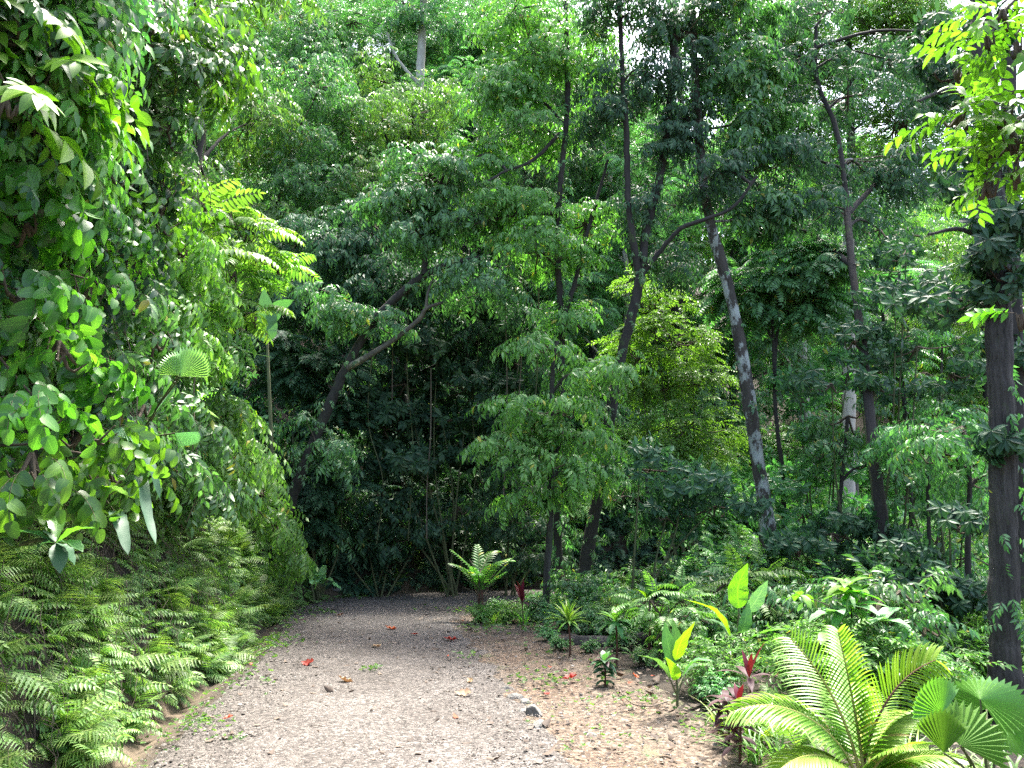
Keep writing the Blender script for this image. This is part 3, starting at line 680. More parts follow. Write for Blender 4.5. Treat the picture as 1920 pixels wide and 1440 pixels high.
tree('pale_bark_tree', 'tall pale straight-trunked tree standing high on the slope', at(783, 300, 24),
     [([(784, 330, 24), (785, 220, 24), (789, 120, 24), (794, 20, 24), (796, -60, 24)], .17, .11),
      ([(787, 160, 24), (745, 110, 24), (725, 60, 23.8)], .06, .03), ([(787, 190, 24), (830, 160, 24), (860, 150, 24)], .05, .03)],
     [(760, 30, 24, 50, 25, 200), (830, 50, 24, 50, 30, 200), (800, -20, 24, 80, 30, 300)], 'mid', 'bark_pale', 'droop', 210, size=1)
tree('whitish_trunk_tree', 'pale whitish trunk glimpsed through leaves left of the dark straight stem', gz(px_r(634, 17), 17),
     [([(1592, 1000, 17), (1590, 900, 17), (1592, 800, 17), (1594, 700, 17), (1592, 560, 17), (1590, 300, 17)], .15, .12)],
     [(1600, 400, 17, 90, 60, 200), (1560, 560, 17, 70, 40, 120)], 'mid', 'bark_pale', 'droop', 211)
for i, (pts, r, lab) in enumerate([
    ([(1712, 1100, 12), (1708, 950, 12), (1700, 820, 12), (1690, 700, 12), (1680, 640, 12)], .045, 'thin dark sapling stem right of the dark straight trunk, topped by broad leaves'),
    ([(1745, 1150, 10), (1742, 1000, 10), (1738, 880, 10), (1730, 800, 10)], .03, 'short thin sapling between the massive grey trunk and the paired stems'),
    ([(1572, 1080, 11.5), (1574, 960, 11.5), (1582, 860, 11.5), (1590, 780, 11.5)], .04, 'dark crooked sapling in front of the whitish trunk'),
    ([(1200, 1010, 12.8), (1215, 950, 12.8), (1210, 880, 12.8)], .05, 'pale bent sapling among shrubs right of the forked tree'),
    ([(1820, 1200, 9), (1815, 1050, 9), (1818, 900, 9), (1805, 800, 9)], .04, 'thin sapling with drooping dark leaves left of the massive grey trunk')]):
    top = pts[-1]
    tree('sapling', lab, at(*pts[0]), [(pts, r, r * .5)],
         [(top[0], top[1], top[2], 70, 45, 110), (top[0] + 40, top[1] + 90, top[2], 55, 35, 70), (top[0] - 40, top[1] + 50, top[2], 50, 35, 70)], 'mid', 'bark_dark', 'm_droop', 220 + i, 'saplings on the right', size=.8, dens=.6)
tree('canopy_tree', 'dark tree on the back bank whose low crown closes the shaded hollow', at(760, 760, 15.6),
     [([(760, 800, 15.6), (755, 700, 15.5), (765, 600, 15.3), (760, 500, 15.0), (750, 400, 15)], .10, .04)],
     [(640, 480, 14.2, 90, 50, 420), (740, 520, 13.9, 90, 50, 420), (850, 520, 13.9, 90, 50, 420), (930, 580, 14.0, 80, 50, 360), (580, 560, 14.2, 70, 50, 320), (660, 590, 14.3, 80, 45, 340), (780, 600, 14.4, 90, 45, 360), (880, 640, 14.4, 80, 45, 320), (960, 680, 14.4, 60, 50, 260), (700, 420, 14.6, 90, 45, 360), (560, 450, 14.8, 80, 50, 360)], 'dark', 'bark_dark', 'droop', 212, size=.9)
tree('tall_background_tree', 'tall fine-leaved tree closing the canopy behind the dark-crowned tree', gz(px_r(640, 19), 19),
     [([(1600, 1000, 19), (1590, 700, 19), (1600, 400, 19), (1590, 100, 19), (1600, -60, 19)], .16, .07)],
     [(1450, 60, 19, 110, 70, 700), (1560, 130, 19, 110, 70, 700), (1660, 60, 19, 110, 70, 700), (1560, 0, 19, 130, 60, 600), (1740, 150, 19, 100, 70, 600), (1680, 230, 19, 110, 60, 600), (1500, 230, 19, 110, 60, 600), (1420, 160, 19, 90, 60, 450), (1600, 330, 19, 120, 60, 600), (1760, 300, 19, 90, 60, 450), (1700, 0, 19, 110, 50, 500)], 'bright', 'bark_grey', 'small', 213, size=1.15, dens=1.6)
tree('tall_background_tree', 'tall light-leaved tree at the top of the hill between the forked trees', gz(px_r(240, 24), 24),
     [([(1270, 600, 24), (1280, 300, 24), (1270, 50, 24), (1265, -60, 24)], .17, .07)],
     [(1180, 260, 24, 90, 60, 450), (1290, 330, 24, 90, 60, 450), (1380, 260, 24, 90, 60, 450), (1400, 400, 24, 90, 60, 450), (1240, 430, 24, 90, 50, 400), (1130, 360, 24, 80, 60, 400), (1330, 120, 24, 70, 50, 250), (1060, 60, 24, 100, 60, 400), (1000, -10, 24, 100, 50, 400)], 'mid', 'bark_grey', 'small', 214, size=1.2)
tree('tall_background_tree', 'hazy light green tree behind the pale straight trunk near the hilltop', gz(px_r(-180, 30), 30),
     [([(740, 400, 30), (735, 200, 30), (740, 0, 30)], .17, .09)],
     [(660, 40, 30, 80, 60, 500), (740, 110, 30, 80, 60, 500), (830, 60, 30, 80, 60, 500), (900, 20, 30, 80, 60, 500), (760, 10, 30, 90, 50, 500), (880, 150, 30, 80, 60, 450), (700, 200, 30, 80, 50, 450), (560, 30, 30, 90, 60, 500), (470, 60, 30, 90, 60, 500)], 'mid', 'bark_pale', 'small', 215, size=1.5)
# dense leafy shrub-trees
def shrub(name, label, px, py, Y, cl, leaf, kind, seed, group=None, size=.9, hang=.3, nst=5, dens=1.0):
    """multi-stemmed shrub rooted on the ground below pixel px at depth Y"""
    rng = np.random.default_rng(seed); b = at(px, py, Y); b[2] = float(zt(b[0], b[1])) - .03
    root = empty(name, b, label, 'shrub', group); ms = MB(); mc = MB()
    for c in cl:
        C = at(c[0], c[1], Y + (c[5] if len(c) > 5 else 0)); 
        q = b + np.array([rng.normal() * .1, rng.normal() * .1, 0])
        tube(ms, spline([q, q * .5 + C * .5 + [rng.normal() * .1, rng.normal() * .1, .1], C], 9) - b, np.linspace(.022, .008, 9), 5, 0, .05, rng)
        clump(mc, rng, C - b, (px_r(c[2], Y), px_r(c[2], Y) * .9, px_r(c[3], Y)), int(c[4] * dens), kind, size, hang)
    ms.build('stem', ['stem'], root); mc.build('foliage', [leaf, 'twig'], root, smooth=False)
    return root
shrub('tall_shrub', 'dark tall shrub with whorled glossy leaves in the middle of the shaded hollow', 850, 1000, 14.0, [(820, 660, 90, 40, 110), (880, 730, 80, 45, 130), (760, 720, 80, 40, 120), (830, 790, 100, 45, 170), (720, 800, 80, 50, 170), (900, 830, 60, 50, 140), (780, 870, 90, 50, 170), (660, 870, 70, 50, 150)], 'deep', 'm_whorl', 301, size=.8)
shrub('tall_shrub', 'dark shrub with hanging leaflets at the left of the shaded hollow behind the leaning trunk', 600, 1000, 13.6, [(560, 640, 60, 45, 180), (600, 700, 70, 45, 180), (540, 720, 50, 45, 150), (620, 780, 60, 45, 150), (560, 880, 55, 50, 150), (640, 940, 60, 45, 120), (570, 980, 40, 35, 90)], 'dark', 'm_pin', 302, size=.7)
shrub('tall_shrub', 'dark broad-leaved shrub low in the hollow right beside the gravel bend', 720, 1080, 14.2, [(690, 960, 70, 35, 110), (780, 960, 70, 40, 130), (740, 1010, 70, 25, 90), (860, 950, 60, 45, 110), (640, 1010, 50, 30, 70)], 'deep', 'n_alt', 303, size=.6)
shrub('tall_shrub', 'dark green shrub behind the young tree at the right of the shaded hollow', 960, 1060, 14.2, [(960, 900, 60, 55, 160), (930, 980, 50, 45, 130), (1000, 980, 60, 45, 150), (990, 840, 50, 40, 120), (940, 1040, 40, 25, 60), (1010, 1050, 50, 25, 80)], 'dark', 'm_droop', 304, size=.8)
shrub('tall_shrub', 'shrub coloured bright yellow-green as if lit by the sun between the forked tree and the lichen-spotted trunk', 1290, 1000, 14.5, [(1260, 640, 70, 50, 260), (1300, 720, 60, 50, 240), (1240, 730, 60, 50, 230), (1290, 800, 80, 45, 260), (1230, 850, 60, 40, 180), (1350, 830, 60, 40, 180), (1220, 570, 60, 45, 200), (1200, 670, 50, 60, 200)], 'yellow', 'small', 305, size=1.1)  # the sunlit patch is put into the yellow leaf colour
shrub('tall_shrub', 'blue-green large-leaved shrub below the yellow-green one, beside the forked trunk', 1190, 1060, 11.4, [(1200, 880, 80, 35, 90), (1280, 900, 80, 40, 110), (1340, 950, 70, 40, 90), (1250, 970, 70, 30, 70)], 'dark', 'm_whorl', 306, size=.7)
shrub('tall_shrub', 'dark glossy shrub with arching twigs under the dark-crowned tree', 1650, 1000, 11.0, [(1600, 640, 90, 35, 120), (1680, 560, 100, 35, 130), (1720, 650, 90, 30, 110), (1780, 700, 60, 30, 70), (1560, 720, 70, 25, 60), (1640, 725, 70, 22, 60), (1700, 470, 80, 30, 90)], 'dark', 'm_whorl', 307, size=.6, dens=.8)
shrub('tall_shrub', 'mid green broad-leaved shrub between the slender tree and the whitish trunk', 1540, 1000, 12.6, [(1520, 820, 60, 50, 160), (1480, 900, 60, 40, 120), (1560, 880, 60, 45, 140), (1510, 960, 70, 40, 130), (1610, 950, 60, 40, 120), (1500, 740, 50, 40, 100), (1590, 700, 50, 40, 100)], 'mid', 'm_whorl', 308, size=.7, dens=.6)
shrub('tall_shrub', 'mid green shrub with large leaves between the thin sapling and the massive grey trunk', 1770, 1100, 11, [(1780, 800, 60, 45, 110), (1750, 880, 60, 40, 110), (1810, 940, 60, 45, 110), (1760, 1000, 60, 40, 100), (1700, 930, 50, 40, 90), (1820, 1040, 50, 40, 80)], 'mid', 'n_alt', 309, size=.5, dens=.6)
shrub('tall_shrub', 'dense dark bush of narrow leaves right in front of the massive grey trunk foot', 1740, 1200, 8.4, [(1740, 1060, 70, 40, 120), (1700, 1120, 60, 40, 110), (1790, 1130, 60, 45, 120), (1750, 1190, 60, 35, 90), (1680, 1050, 60, 35, 90), (1780, 980, 50, 50, 90), (1820, 1220, 50, 40, 70)], 'deep', 'm_whorl', 310, size=.55, dens=.8)
shrub('tall_shrub', 'dark understorey shrub left of the dark straight trunk foot', 1600, 1120, 10.4, [(1560, 1000, 60, 40, 110), (1620, 1040, 60, 35, 110), (1500, 1030, 60, 30, 90), (1680, 1000, 50, 40, 90), (1580, 1070, 60, 30, 80)], 'dark', 'm_whorl', 311, size=.58, dens=.75)

# undergrowth mound right of the path: low leafy shrubs, each its own
def bush_kind(seed, leaf, kind, n, size, h=.9):
    rng = np.random.default_rng(seed); ms = MB(); mc = MB()
    for k in range(9):
        a = rng.uniform(0, 6.28); r = rng.uniform(0, .38); C = np.array([r * math.cos(a), r * math.sin(a), h * rng.uniform(.35, .9)])
        tube(ms, spline([(0, 0, -.05), C * .5 + [0, 0, .1], C], 7), np.linspace(.012, .005, 7), 4, 0)
        clump(mc, rng, C, (.24, .24, .17), n // 9, kind, size, .05, sub=5, limb=True)
    return ms.mesh('stem', ['stem']), mc.mesh('foliage', [leaf, 'twig'], False)
BK = [bush_kind(401, 'mid', 'm_droop', 230, .62), bush_kind(402, 'bright', 'small', 330, .9), bush_kind(403, 'dark', 'm_whorl', 120, .5), bush_kind(404, 'mid', 'broad', 230, .6), bush_kind(405, 'bright', 'm_pin', 90, .5)]
BN = ['mid green leafy shrub', 'light green small-leaved shrub', 'dark whorled-leaf shrub', 'green broad-leaved shrub', 'light green feathery shrub']
def put_bush(k, x, y, s, rz, where, group, dz=0, tilt=(0, 0), name='low_shrub'):
    root = empty(name, (x, y, float(zt(x, y)) + dz), f'{BN[k]} {where}', 'shrub', group, rz, s)
    root.rotation_euler = (tilt[0], tilt[1], rz)
    child('stem', BK[k][0], root); child('foliage', BK[k][1], root); return root
rb = np.random.default_rng(21)
for i in range(150):
    y = rb.uniform(6.8, 14.5); v = rb.uniform(1.55, 8.5); x = float(np.interp(y, EDGE_R[:8, 1], EDGE_R[:8, 0])) + v
    if x > .72 * y + 1 or y > 12.6 and v < 3: continue
    if y < 8 and x > 3.6: continue
    h = rb.uniform(.55, .95) if v < 3 else rb.uniform(.8, 1.35)
    put_bush(rb.choice(5, p=[.30, .36, .06, .2, .08]), x, y, h, rb.uniform(0, 6.28), 'in the undergrowth right of the path', 'undergrowth shrubs right of the path')
for i in range(60):
    y = rb.uniform(14, 26); x = rb.uniform(5, 20)
    if -sdist(x, y, EDGE_R) < .5 or x > .75 * y + 1: continue
    put_bush(rb.choice(5, p=[.2, .5, .0, .1, .2]), x, y, rb.uniform(1.3, 2.6), rb.uniform(0, 6.28), 'on the forest floor behind the right trunks', 'shrubs behind the right trunks', name='understorey_shrub')  # lighter kinds favoured, so the background's brightness is partly in leaf colour
for i in range(44):
    px, py = rb.uniform(865, 1230), rb.uniform(1120, 1200)
    if py > 1168 + (px - 865) * .1: continue
    g = G(px, py)
    if -sdist(g[0], g[1], EDGE_R) < .25: continue
    put_bush(rb.choice(5, p=[.3, .2, .2, .3, 0]), g[0], g[1], rb.uniform(.28, .5), rb.uniform(0, 6.28), 'planted at the inner corner of the bend', 'low shrubs at the inner corner of the bend', name='border_shrub')
for px, py, q in [(1050, 1222, .22), (1105, 1226, .2), (1165, 1222, .3), (1190, 1205, .4), (1030, 1205, .25), (1240, 1215, .4), (1290, 1250, .42), (1330, 1290, .4), (1350, 1330, .35), (1210, 1250, .25)]:
    g = G(px, py); put_bush(rb.choice([0, 1, 3]), g[0], g[1], q, rb.uniform(0, 6.28), 'at the edge of the clay verge', 'low shrubs at the edge of the clay verge', name='border_shrub')
for i in range(60):
    px, py = rb.uniform(860, 1300), rb.uniform(1140, 1215)
    lim = 1172 if px < 1030 else 1172 + (px - 1030) * .35
    if py > lim or px < 1000 and py < 1130: continue
    g = G(px, py)
    if -sdist(g[0], g[1], EDGE_R) < .2: continue
    put_bush(rb.choice(5, p=[.35, .35, .0, .3, 0]), g[0], g[1], rb.uniform(.25, .42), rb.uniform(0, 6.28), 'in the low border behind the clay verge', 'border shrubs behind the clay verge', name='border_shrub')
# shrubs on the back bank and on the slope
for i in range(180):
    t = rb.uniform(0, 1); q = spline(EDGE_L[6:12], 200)[int(t * 199)]; u = .25 + 4.5 * rb.random() ** 1.2
    n_ = nrm(np.array([-.25, 1.0])) if q[0] > -2.8 else nrm(np.array([-1, .3])); x, y = q + n_ * u
    if sdist(x, y, EDGE_L) < .2: continue
    u_ = float(sdist(x, y, EDGE_L)); lo = u_ < .5
    put_bush(rb.choice(5, p=[.2, .0, .55, .2, .05] if x < 1.5 else [.35, .25, .1, .2, .1]), x, y, (rb.uniform(.3, .45) if lo else rb.uniform(.8, 1.5)), rb.uniform(0, 6.28), 'on the shaded bank behind the bend' if not lo else 'at the foot of the shaded bank', 'shrubs on the shaded bank', name='slope_shrub', tilt=(.5 if not lo else .2, 0))

# ------------------------------------------------------------------ the left bank: ferns
def frond_mesh(name, seed, L=1.0, pairs=17, el0=25, el1=-45, pl=.26, mat='fern', teeth=4):
    rng = np.random.default_rng(seed); mb = MB(); P = curve((0, 0, 0), 0, el0, el1, L, 14)
    P[:, 0] += .05 * np.sin(np.linspace(0, 2.5, 14)) * rng.normal()
    n = teeth * 2 + 2; pb = MB(); t = np.linspace(0, 1, n)
    W = .105 * (1 - t * .85) * np.where(np.arange(n) % 2, 1.25, .55); W[0] = .05; W[-1] = .01
    blade(pb, np.stack([t * 0, t, -.18 * t ** 2], -1), W, .1, 0, side=np.array([1., 0, 0])); T = pb.template()
    t = np.linspace(.13, .98, pairs); i = t * 13; i0 = np.minimum(i.astype(int), 12); pos = P[i0] + (P[i0 + 1] - P[i0]) * (i - i0)[:, None]; tg = nrm(np.gradient(P, axis=0))[i0]
    ln = pl * L * np.sin(np.pi * (t * .86 + .12)) ** .8 * np.clip((1 - t) * 2 + .25, 0, 1)
    for sg in (-1, 1):
        d = tg * .35 + np.array([sg * 1., 0, -.15]) + rng.normal(size=(pairs, 3)) * .07
        mb.inst(T, frames(d, np.array([0, .2, 1.]) + rng.normal(size=(pairs, 3)) * .12), pos, ln)
    tube(mb, P, np.linspace(.006, .002, 14), 3, 1)
    return mb.mesh(name, [mat, 'stem'], False)
FR = [frond_mesh('frond', 501), frond_mesh('frond', 502, pairs=20, el0=15, el1=-60, pl=.22), frond_mesh('frond', 503, pairs=15, el0=35, el1=-30, pl=.3)]
rf = np.random.default_rng(31)
def fern(x, y, s, label, group, out=-90, spread=75, nf=7, lo=-15, hi=65, dz=0.0, frs=FR):
    root = empty('fern', (x, y, float(zt(x, y)) + dz), label, 'fern', group, R(out + rf.normal() * 15))
    for k in range(nf):
        az = rf.uniform(-spread, spread); el = rf.uniform(lo, hi); q = s * rf.uniform(.7, 1.15)
        child('frond', frs[rf.integers(len(frs))], root, Matrix.Rotation(R(az), 4, 'Z') @ Matrix.Rotation(R(el), 4, 'X') @ Matrix.Rotation(R(rf.normal() * 18), 4, 'Y') @ Matrix.Scale(q, 4))
    return root
for i in range(225):
    y = 2.9 + 9.8 * rf.random() ** 1.15; u = .20 + 1.35 * rf.random() ** 1.0
    ex = float(np.interp(y, EDGE_L[:8, 1], EDGE_L[:8, 0])); x = ex - u
    hz = float(zt(x, y))
    if u < .32 and y < 6.6 and rf.random() < .75: continue
    w_ = 'at the foot of the bank along the path edge' if u < .5 else 'on the steep left bank'
    fern(x, y, rf.uniform(.28, .50) * (1 if y < 9 else 1.15), 'light green arching fern ' + w_, 'ferns on the left bank', nf=9)
for i in range(70):
    y = rf.uniform(2.5, 6.0) if i % 2 else rf.uniform(2.5, 4.6); u = rf.uniform(.3, 1.5); x = float(np.interp(y, EDGE_L[:8, 1], EDGE_L[:8, 0])) - u
    fern(x, y, rf.uniform(.28, .42), 'light green arching fern on the steep left bank', 'ferns on the left bank', nf=6)
for i in range(34):
    t = rf.uniform(0, 1); q = spline(EDGE_L[7:11], 100)[int(t * 99)]; x, y = q + np.array([-.2, .95]) * rf.uniform(.25, .8)
    if sdist(x, y, EDGE_L) > .15: fern(x, y, rf.uniform(.3, .45), 'small fern at the shaded foot of the back bank behind the gravel bend', 'ferns at the foot of the shaded bank', out=180, nf=6)
for px, py, s in [(1440, 1400, .42), (1500, 1420, .4), (1620, 1400, .35), (1395, 1370, .3), (1700, 1400, .4), (1470, 1340, .35)]:
    g = G(px, py); fern(g[0], g[1], s, 'small feathery fern among the stems of the young coconut palm', 'ferns around the coconut palm', out=0, spread=180, nf=8, lo=20)

def cover(name, label, n, ur, pathseg, leaf, kinds, srange, seed, pw=1.0):
    rng = np.random.default_rng(seed); mb = MB(); q = spline(pathseg, 400)[rng.integers(0, 400, n)]
    T_ = nrm(np.gradient(spline(pathseg, 400), axis=0)); k = np.array([np.argmin(((spline(pathseg, 400) - p) ** 2).sum(1)) for p in q[:1]])
    u = ur[0] + (ur[1] - ur[0]) * rng.random(n) ** pw
    S_ = spline(pathseg, 400); idx = rng.integers(0, 400, n); nx = np.stack([-T_[idx, 1], T_[idx, 0]], -1)
    XY = S_[idx] + nx * u[:, None] + rng.normal(size=(n, 2)) * .1; u2 = sdist(XY[:, 0], XY[:, 1], EDGE_L); m = u2 > ur[0]; XY = XY[m]; nx = nx[m]; n = len(XY)
    P = np.stack([XY[:, 0], XY[:, 1], zt(XY[:, 0], XY[:, 1]) + .02], -1)
    d = np.stack([-nx[:, 0], -nx[:, 1], np.zeros(n)], -1) + rng.normal(size=(n, 3)) * .45
    for j, kd in enumerate(kinds):
        mm = np.arange(n) % len(kinds) == j
        scatter_sprigs(mb, kd, P[mm], d[mm], np.array([0, 0, 1.]) + rng.normal(size=(mm.sum(), 3)) * .3, rng.uniform(*srange, mm.sum()))
    o = mb.build(name, [leaf, 'twig'], smooth=False); tag(o, label, None, None, 'stuff')
cover('bank_ground_cover', 'small creeping ferns and leaves matting the clay of the left bank', 5200, (.28, 1.9), EDGE_L[1:8], 'fern', ['m_pin', 'm_pin', 'm_droop'], (.22, .5), 71)
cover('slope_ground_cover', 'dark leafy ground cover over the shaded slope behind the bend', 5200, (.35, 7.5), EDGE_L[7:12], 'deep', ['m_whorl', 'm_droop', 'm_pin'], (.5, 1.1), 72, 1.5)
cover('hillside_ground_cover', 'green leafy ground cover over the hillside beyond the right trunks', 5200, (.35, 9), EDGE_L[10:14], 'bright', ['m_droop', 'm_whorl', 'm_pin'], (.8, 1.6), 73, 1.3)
# ------------------------------------------------------------------ the left bank: climbers and shrubs
def climber(name, label, clumps, leaf, kind, seed, size=1.0, hang=.55, group=None, cat='climber', anchor=None, back=.9, sr=.010, inst_up=None):
    """clumps (px,py,Y,rx,rz,n): leafy sprays whose stems run back into the bank"""
    rng = np.random.default_rng(seed); c0 = clumps[0]; C0 = at(*c0[:3])
    b = np.array(anchor if anchor is not None else C0 + [-back, .1, -.2], float)
    root = empty(name, b, label, cat, group); ms = MB(); mc = MB()
    for c in clumps:
        C = at(*c[:3]); rr = px_r(c[3], c[2])
        s = b + rng.normal(size=3) * .05
        tube(ms, spline([s, (s + C) / 2 + [0, 0, .12 * np.linalg.norm(s - C)], C + [0, 0, .05]], 12) - b, np.linspace(sr * 1.6, sr * .6, 12), 6, 0, .05, rng)
        clump(mc, rng, C - b, (rr * .7, rr, px_r(c[4], c[2])), c[5], kind, size, hang, sub=max(4, c[5] // 7))
    ms.build('stem', ['twig'], root); mc.build('foliage', [leaf, 'twig'], root, smooth=True, uv=True)
    return root
climber('climbing_vine', 'vine of large heart-shaped leaves hanging at eye height nearest the camera', [(50, 420, 4.1, 90, 60, 22), (30, 560, 4.0, 70, 70, 22), (110, 640, 4.2, 90, 60, 24), (60, 760, 4.1, 90, 50, 26), (170, 540, 4.6, 70, 60, 26), (30, 330, 4.0, 60, 50, 20)], 'vine', 'n_heart', 601, group='climbers on the left bank', size=.6)
climber('climbing_vine', 'vine with long rows of drooping leaves hanging below the top left branch', [(130, 210, 4.6, 110, 40, 24), (190, 300, 4.9, 90, 40, 22), (40, 300, 4.2, 70, 60, 20), (230, 240, 5.3, 50, 40, 14)], 'vine', 'n_alt', 602, group='climbers on the left bank', size=.6)
climber('climbing_vine', 'vine with grey-green glossy leaves lower on the left bank above the ferns', [(60, 850, 4.1, 100, 50, 18), (160, 800, 4.5, 80, 50, 18), (120, 920, 4.4, 90, 35, 12), (200, 870, 5.0, 60, 40, 12)], 'vine', 'n_heart', 603, group='climbers on the left bank', size=.55)
climber('climbing_vine', 'tangled vine of narrow drooping leaves behind the heart-leaved vines', [(200, 430, 5.5, 80, 70, 34), (240, 560, 5.6, 80, 60, 34), (210, 690, 5.4, 80, 50, 30), (290, 640, 6.2, 60, 60, 30), (270, 760, 5.9, 70, 40, 26)], 'mid', 'n_alt', 604, group='climbers on the left bank', size=.55)
climber('leafy_shrub', 'bright backlit shrub spilling down from the middle of the left bank', [(260, 400, 6.4, 60, 50, 80), (330, 470, 7.0, 70, 50, 110), (300, 570, 6.8, 70, 50, 110), (380, 560, 7.6, 60, 50, 100), (350, 650, 7.2, 60, 40, 90), (410, 650, 8.0, 55, 45, 90)], 'yellow', 'm_droop', 605, group='shrubs on the left bank', cat='shrub', size=.8, back=1.4)
climber('leafy_shrub', 'green shrub with drooping leaves low on the left bank above the far ferns', [(420, 760, 8.4, 60, 45, 120), (470, 840, 9.3, 50, 40, 110), (490, 920, 9.8, 50, 40, 110), (430, 860, 8.4, 50, 40, 100), (520, 980, 10.6, 40, 35, 80), (540, 1040, 11, 40, 30, 70)], 'bright', 'm_droop', 606, group='shrubs on the left bank', cat='shrub', size=.8, back=.9)
climber('leafy_shrub', 'dark glossy shrub in the upper part of the left bank below the overhanging branch', [(230, 330, 5.8, 50, 50, 26), (250, 480, 6.0, 50, 60, 28), (180, 560, 5.2, 50, 60, 20)], 'dark', 'n_alt', 607, group='shrubs on the left bank', cat='shrub', size=.6)
climber('leafy_shrub', 'mid green bush of small drooping leaves behind the fan palm fronds', [(300, 760, 6.6, 70, 50, 90), (370, 800, 7.4, 60, 45, 90), (330, 860, 6.8, 60, 35, 70), (400, 930, 8, 50, 35, 80), (240, 830, 5.6, 60, 40, 50)], 'mid', 'm_droop', 608, group='shrubs on the left bank', cat='shrub', size=.8)
climber('overhanging_branch', 'dark branch of broad leaves reaching right from the top left, tips backlit', [(330, 40, 5.6, 70, 40, 34), (400, 90, 6.0, 60, 40, 34), (360, 140, 5.8, 60, 35, 28), (420, 30, 6.2, 50, 40, 26), (280, 60, 5.2, 60, 40, 22), (430, 150, 6.2, 35, 25, 14)], 'vine', 'n_alt', 609, group=None, cat='branch', size=.55, hang=.3, anchor=at(150, -60, 5.3), sr=.016)
climber('overhanging_branch', 'branch with big veined bright green leaves in the top left corner', [(30, 30, 3.7, 60, 30, 9), (60, 130, 3.8, 60, 50, 14), (10, 180, 3.6, 40, 60, 8)], 'backlit', 'n_flat', 610, cat='branch', size=.95, anchor=at(-120, -20, 3.7), sr=.012)
climber('overhanging_branch', 'branch of bright backlit oval leaves reaching in from the right edge', [(1870, 210, 4.4, 55, 25, 14), (1800, 215, 4.4, 50, 22, 13), (1850, 280, 4.4, 50, 22, 12), (1900, 250, 4.3, 40, 35, 12), (1850, 340, 4.4, 30, 22, 7), (1905, 320, 4.2, 30, 30, 7)], 'backlit', 'n_flat', 611, cat='branch', size=.55, hang=.25, anchor=at(2020, 190, 4.5), sr=.010)
climber('overhanging_branch', 'cluster of bright oval leaves hanging in the top right corner', [(1880, 20, 4.4, 45, 30, 13), (1850, 70, 4.4, 30, 30, 8), (1905, 80, 4.3, 30, 30, 9), (1790, 130, 4.8, 30, 20, 6)], 'backlit', 'n_flat', 612, cat='branch', size=.55, hang=.25, anchor=at(2020, -60, 4.5), sr=.010)
climber('leafy_twig', 'single backlit twig of bright leaves at the right edge beside the massive grey trunk', [(1915, 590, 4.4, 14, 10, 3)], 'backlit', 'n_flat', 613, cat='twig', size=.5, hang=.1, anchor=at(2010, 590, 4.4), sr=.006)
for i, (pts, lab) in enumerate([
    ([(385, 390, 8.0, 35, 20, 10), (430, 400, 8.2, 45, 25, 14), (460, 440, 8.4, 40, 25, 12)], 'topmost'), ([(480, 480, 8.6, 50, 20, 14), (520, 505, 8.8, 35, 14, 8), (440, 510, 8.4, 50, 25, 12)], 'longest outreaching'),
    ([(480, 595, 8.8, 35, 14, 9), (430, 570, 8.4, 50, 25, 14), (380, 480, 7.8, 50, 30, 14)], 'lowest')]):
    climber('feathery_branch', f'{lab} branch of bright feathery leaflets jutting out from the left bank', pts, 'yellow', 'n_pin', 620 + i, group='feathery branches on the left bank', cat='branch', size=.60, hang=.1, back=1.5)
# shrubs filling the left bank top, copied kinds
def spray_kind(seed, leaf, kind, n, size, hang=.3):
    rng = np.random.default_rng(seed); ms = MB(); mc = MB()
    for k in range(7):
        a = rng.uniform(-1.3, 1.3); C = np.array([math.sin(a) * .5, .25 + .4 * math.cos(a), rng.uniform(-.35, .55)])
        tube(ms, spline([(0, 0, -.1), C * .5 + [0, 0, .25], C], 8), np.linspace(.014, .005, 8), 4, 0)
        clump(mc, rng, C, (.3, .3, .28), n // 7, kind, size, hang, sub=6)
    return ms.mesh('stem', ['twig']), mc.mesh('foliage', [leaf, 'twig'], True, True)
SK = [spray_kind(701, 'mid', 'm_droop', 420, .8), spray_kind(702, 'bright', 'm_droop', 420, .8), spray_kind(703, 'vine', 'n_heart', 130, .42), spray_kind(704, 'dark', 'n_alt', 150, .42), spray_kind(705, 'yellow', 'm_pin', 150, .7)]
SN = ['mid green drooping shrub', 'light green drooping shrub', 'heart-leaved creeper', 'dark glossy-leaved shrub', 'yellow-green feathery shrub']
rs = np.random.default_rng(41)
def put_spray(k, x, y, dz, s, where, group, out=-90):
    root = empty('bank_shrub', (x, y, float(zt(x, y)) + dz), f'{SN[k]} {where}', 'shrub', group, R(out + rs.normal() * 25), s)
    child('stem', SK[k][0], root); child('foliage', SK[k][1], root)
for i in range(170):
    y = rs.uniform(3.0, 13.5); u = 1.35 + 3.5 * rs.random() ** 1.3; x = float(np.interp(y, EDGE_L[:9, 1], EDGE_L[:9, 0])) - u
    put_spray(rs.choice(5, p=[.33, .33, .12, .16, .06] if y > 5.5 else [.35, .05, .3, .3, 0]), x, y, rs.uniform(-.1, .35), rs.uniform(.6, 1.05), 'on top of the left bank', 'shrubs covering the left bank')
for i in range(26):
    y = rs.uniform(2.6, 6.2); u = rs.uniform(.55, 1.5); x = float(np.interp(y, EDGE_L[:9, 1], EDGE_L[:9, 0])) - u
    z = rs.uniform(2.3, 4.5); put_spray(rs.choice(5, p=[.35, .05, .35, .25, 0]), x - .35, y, max(.1, z - float(zt(x, y))), rs.uniform(.7, 1.05), 'draped over the vine-clad trunk on the left bank', 'creepers on the vine-clad trunk')
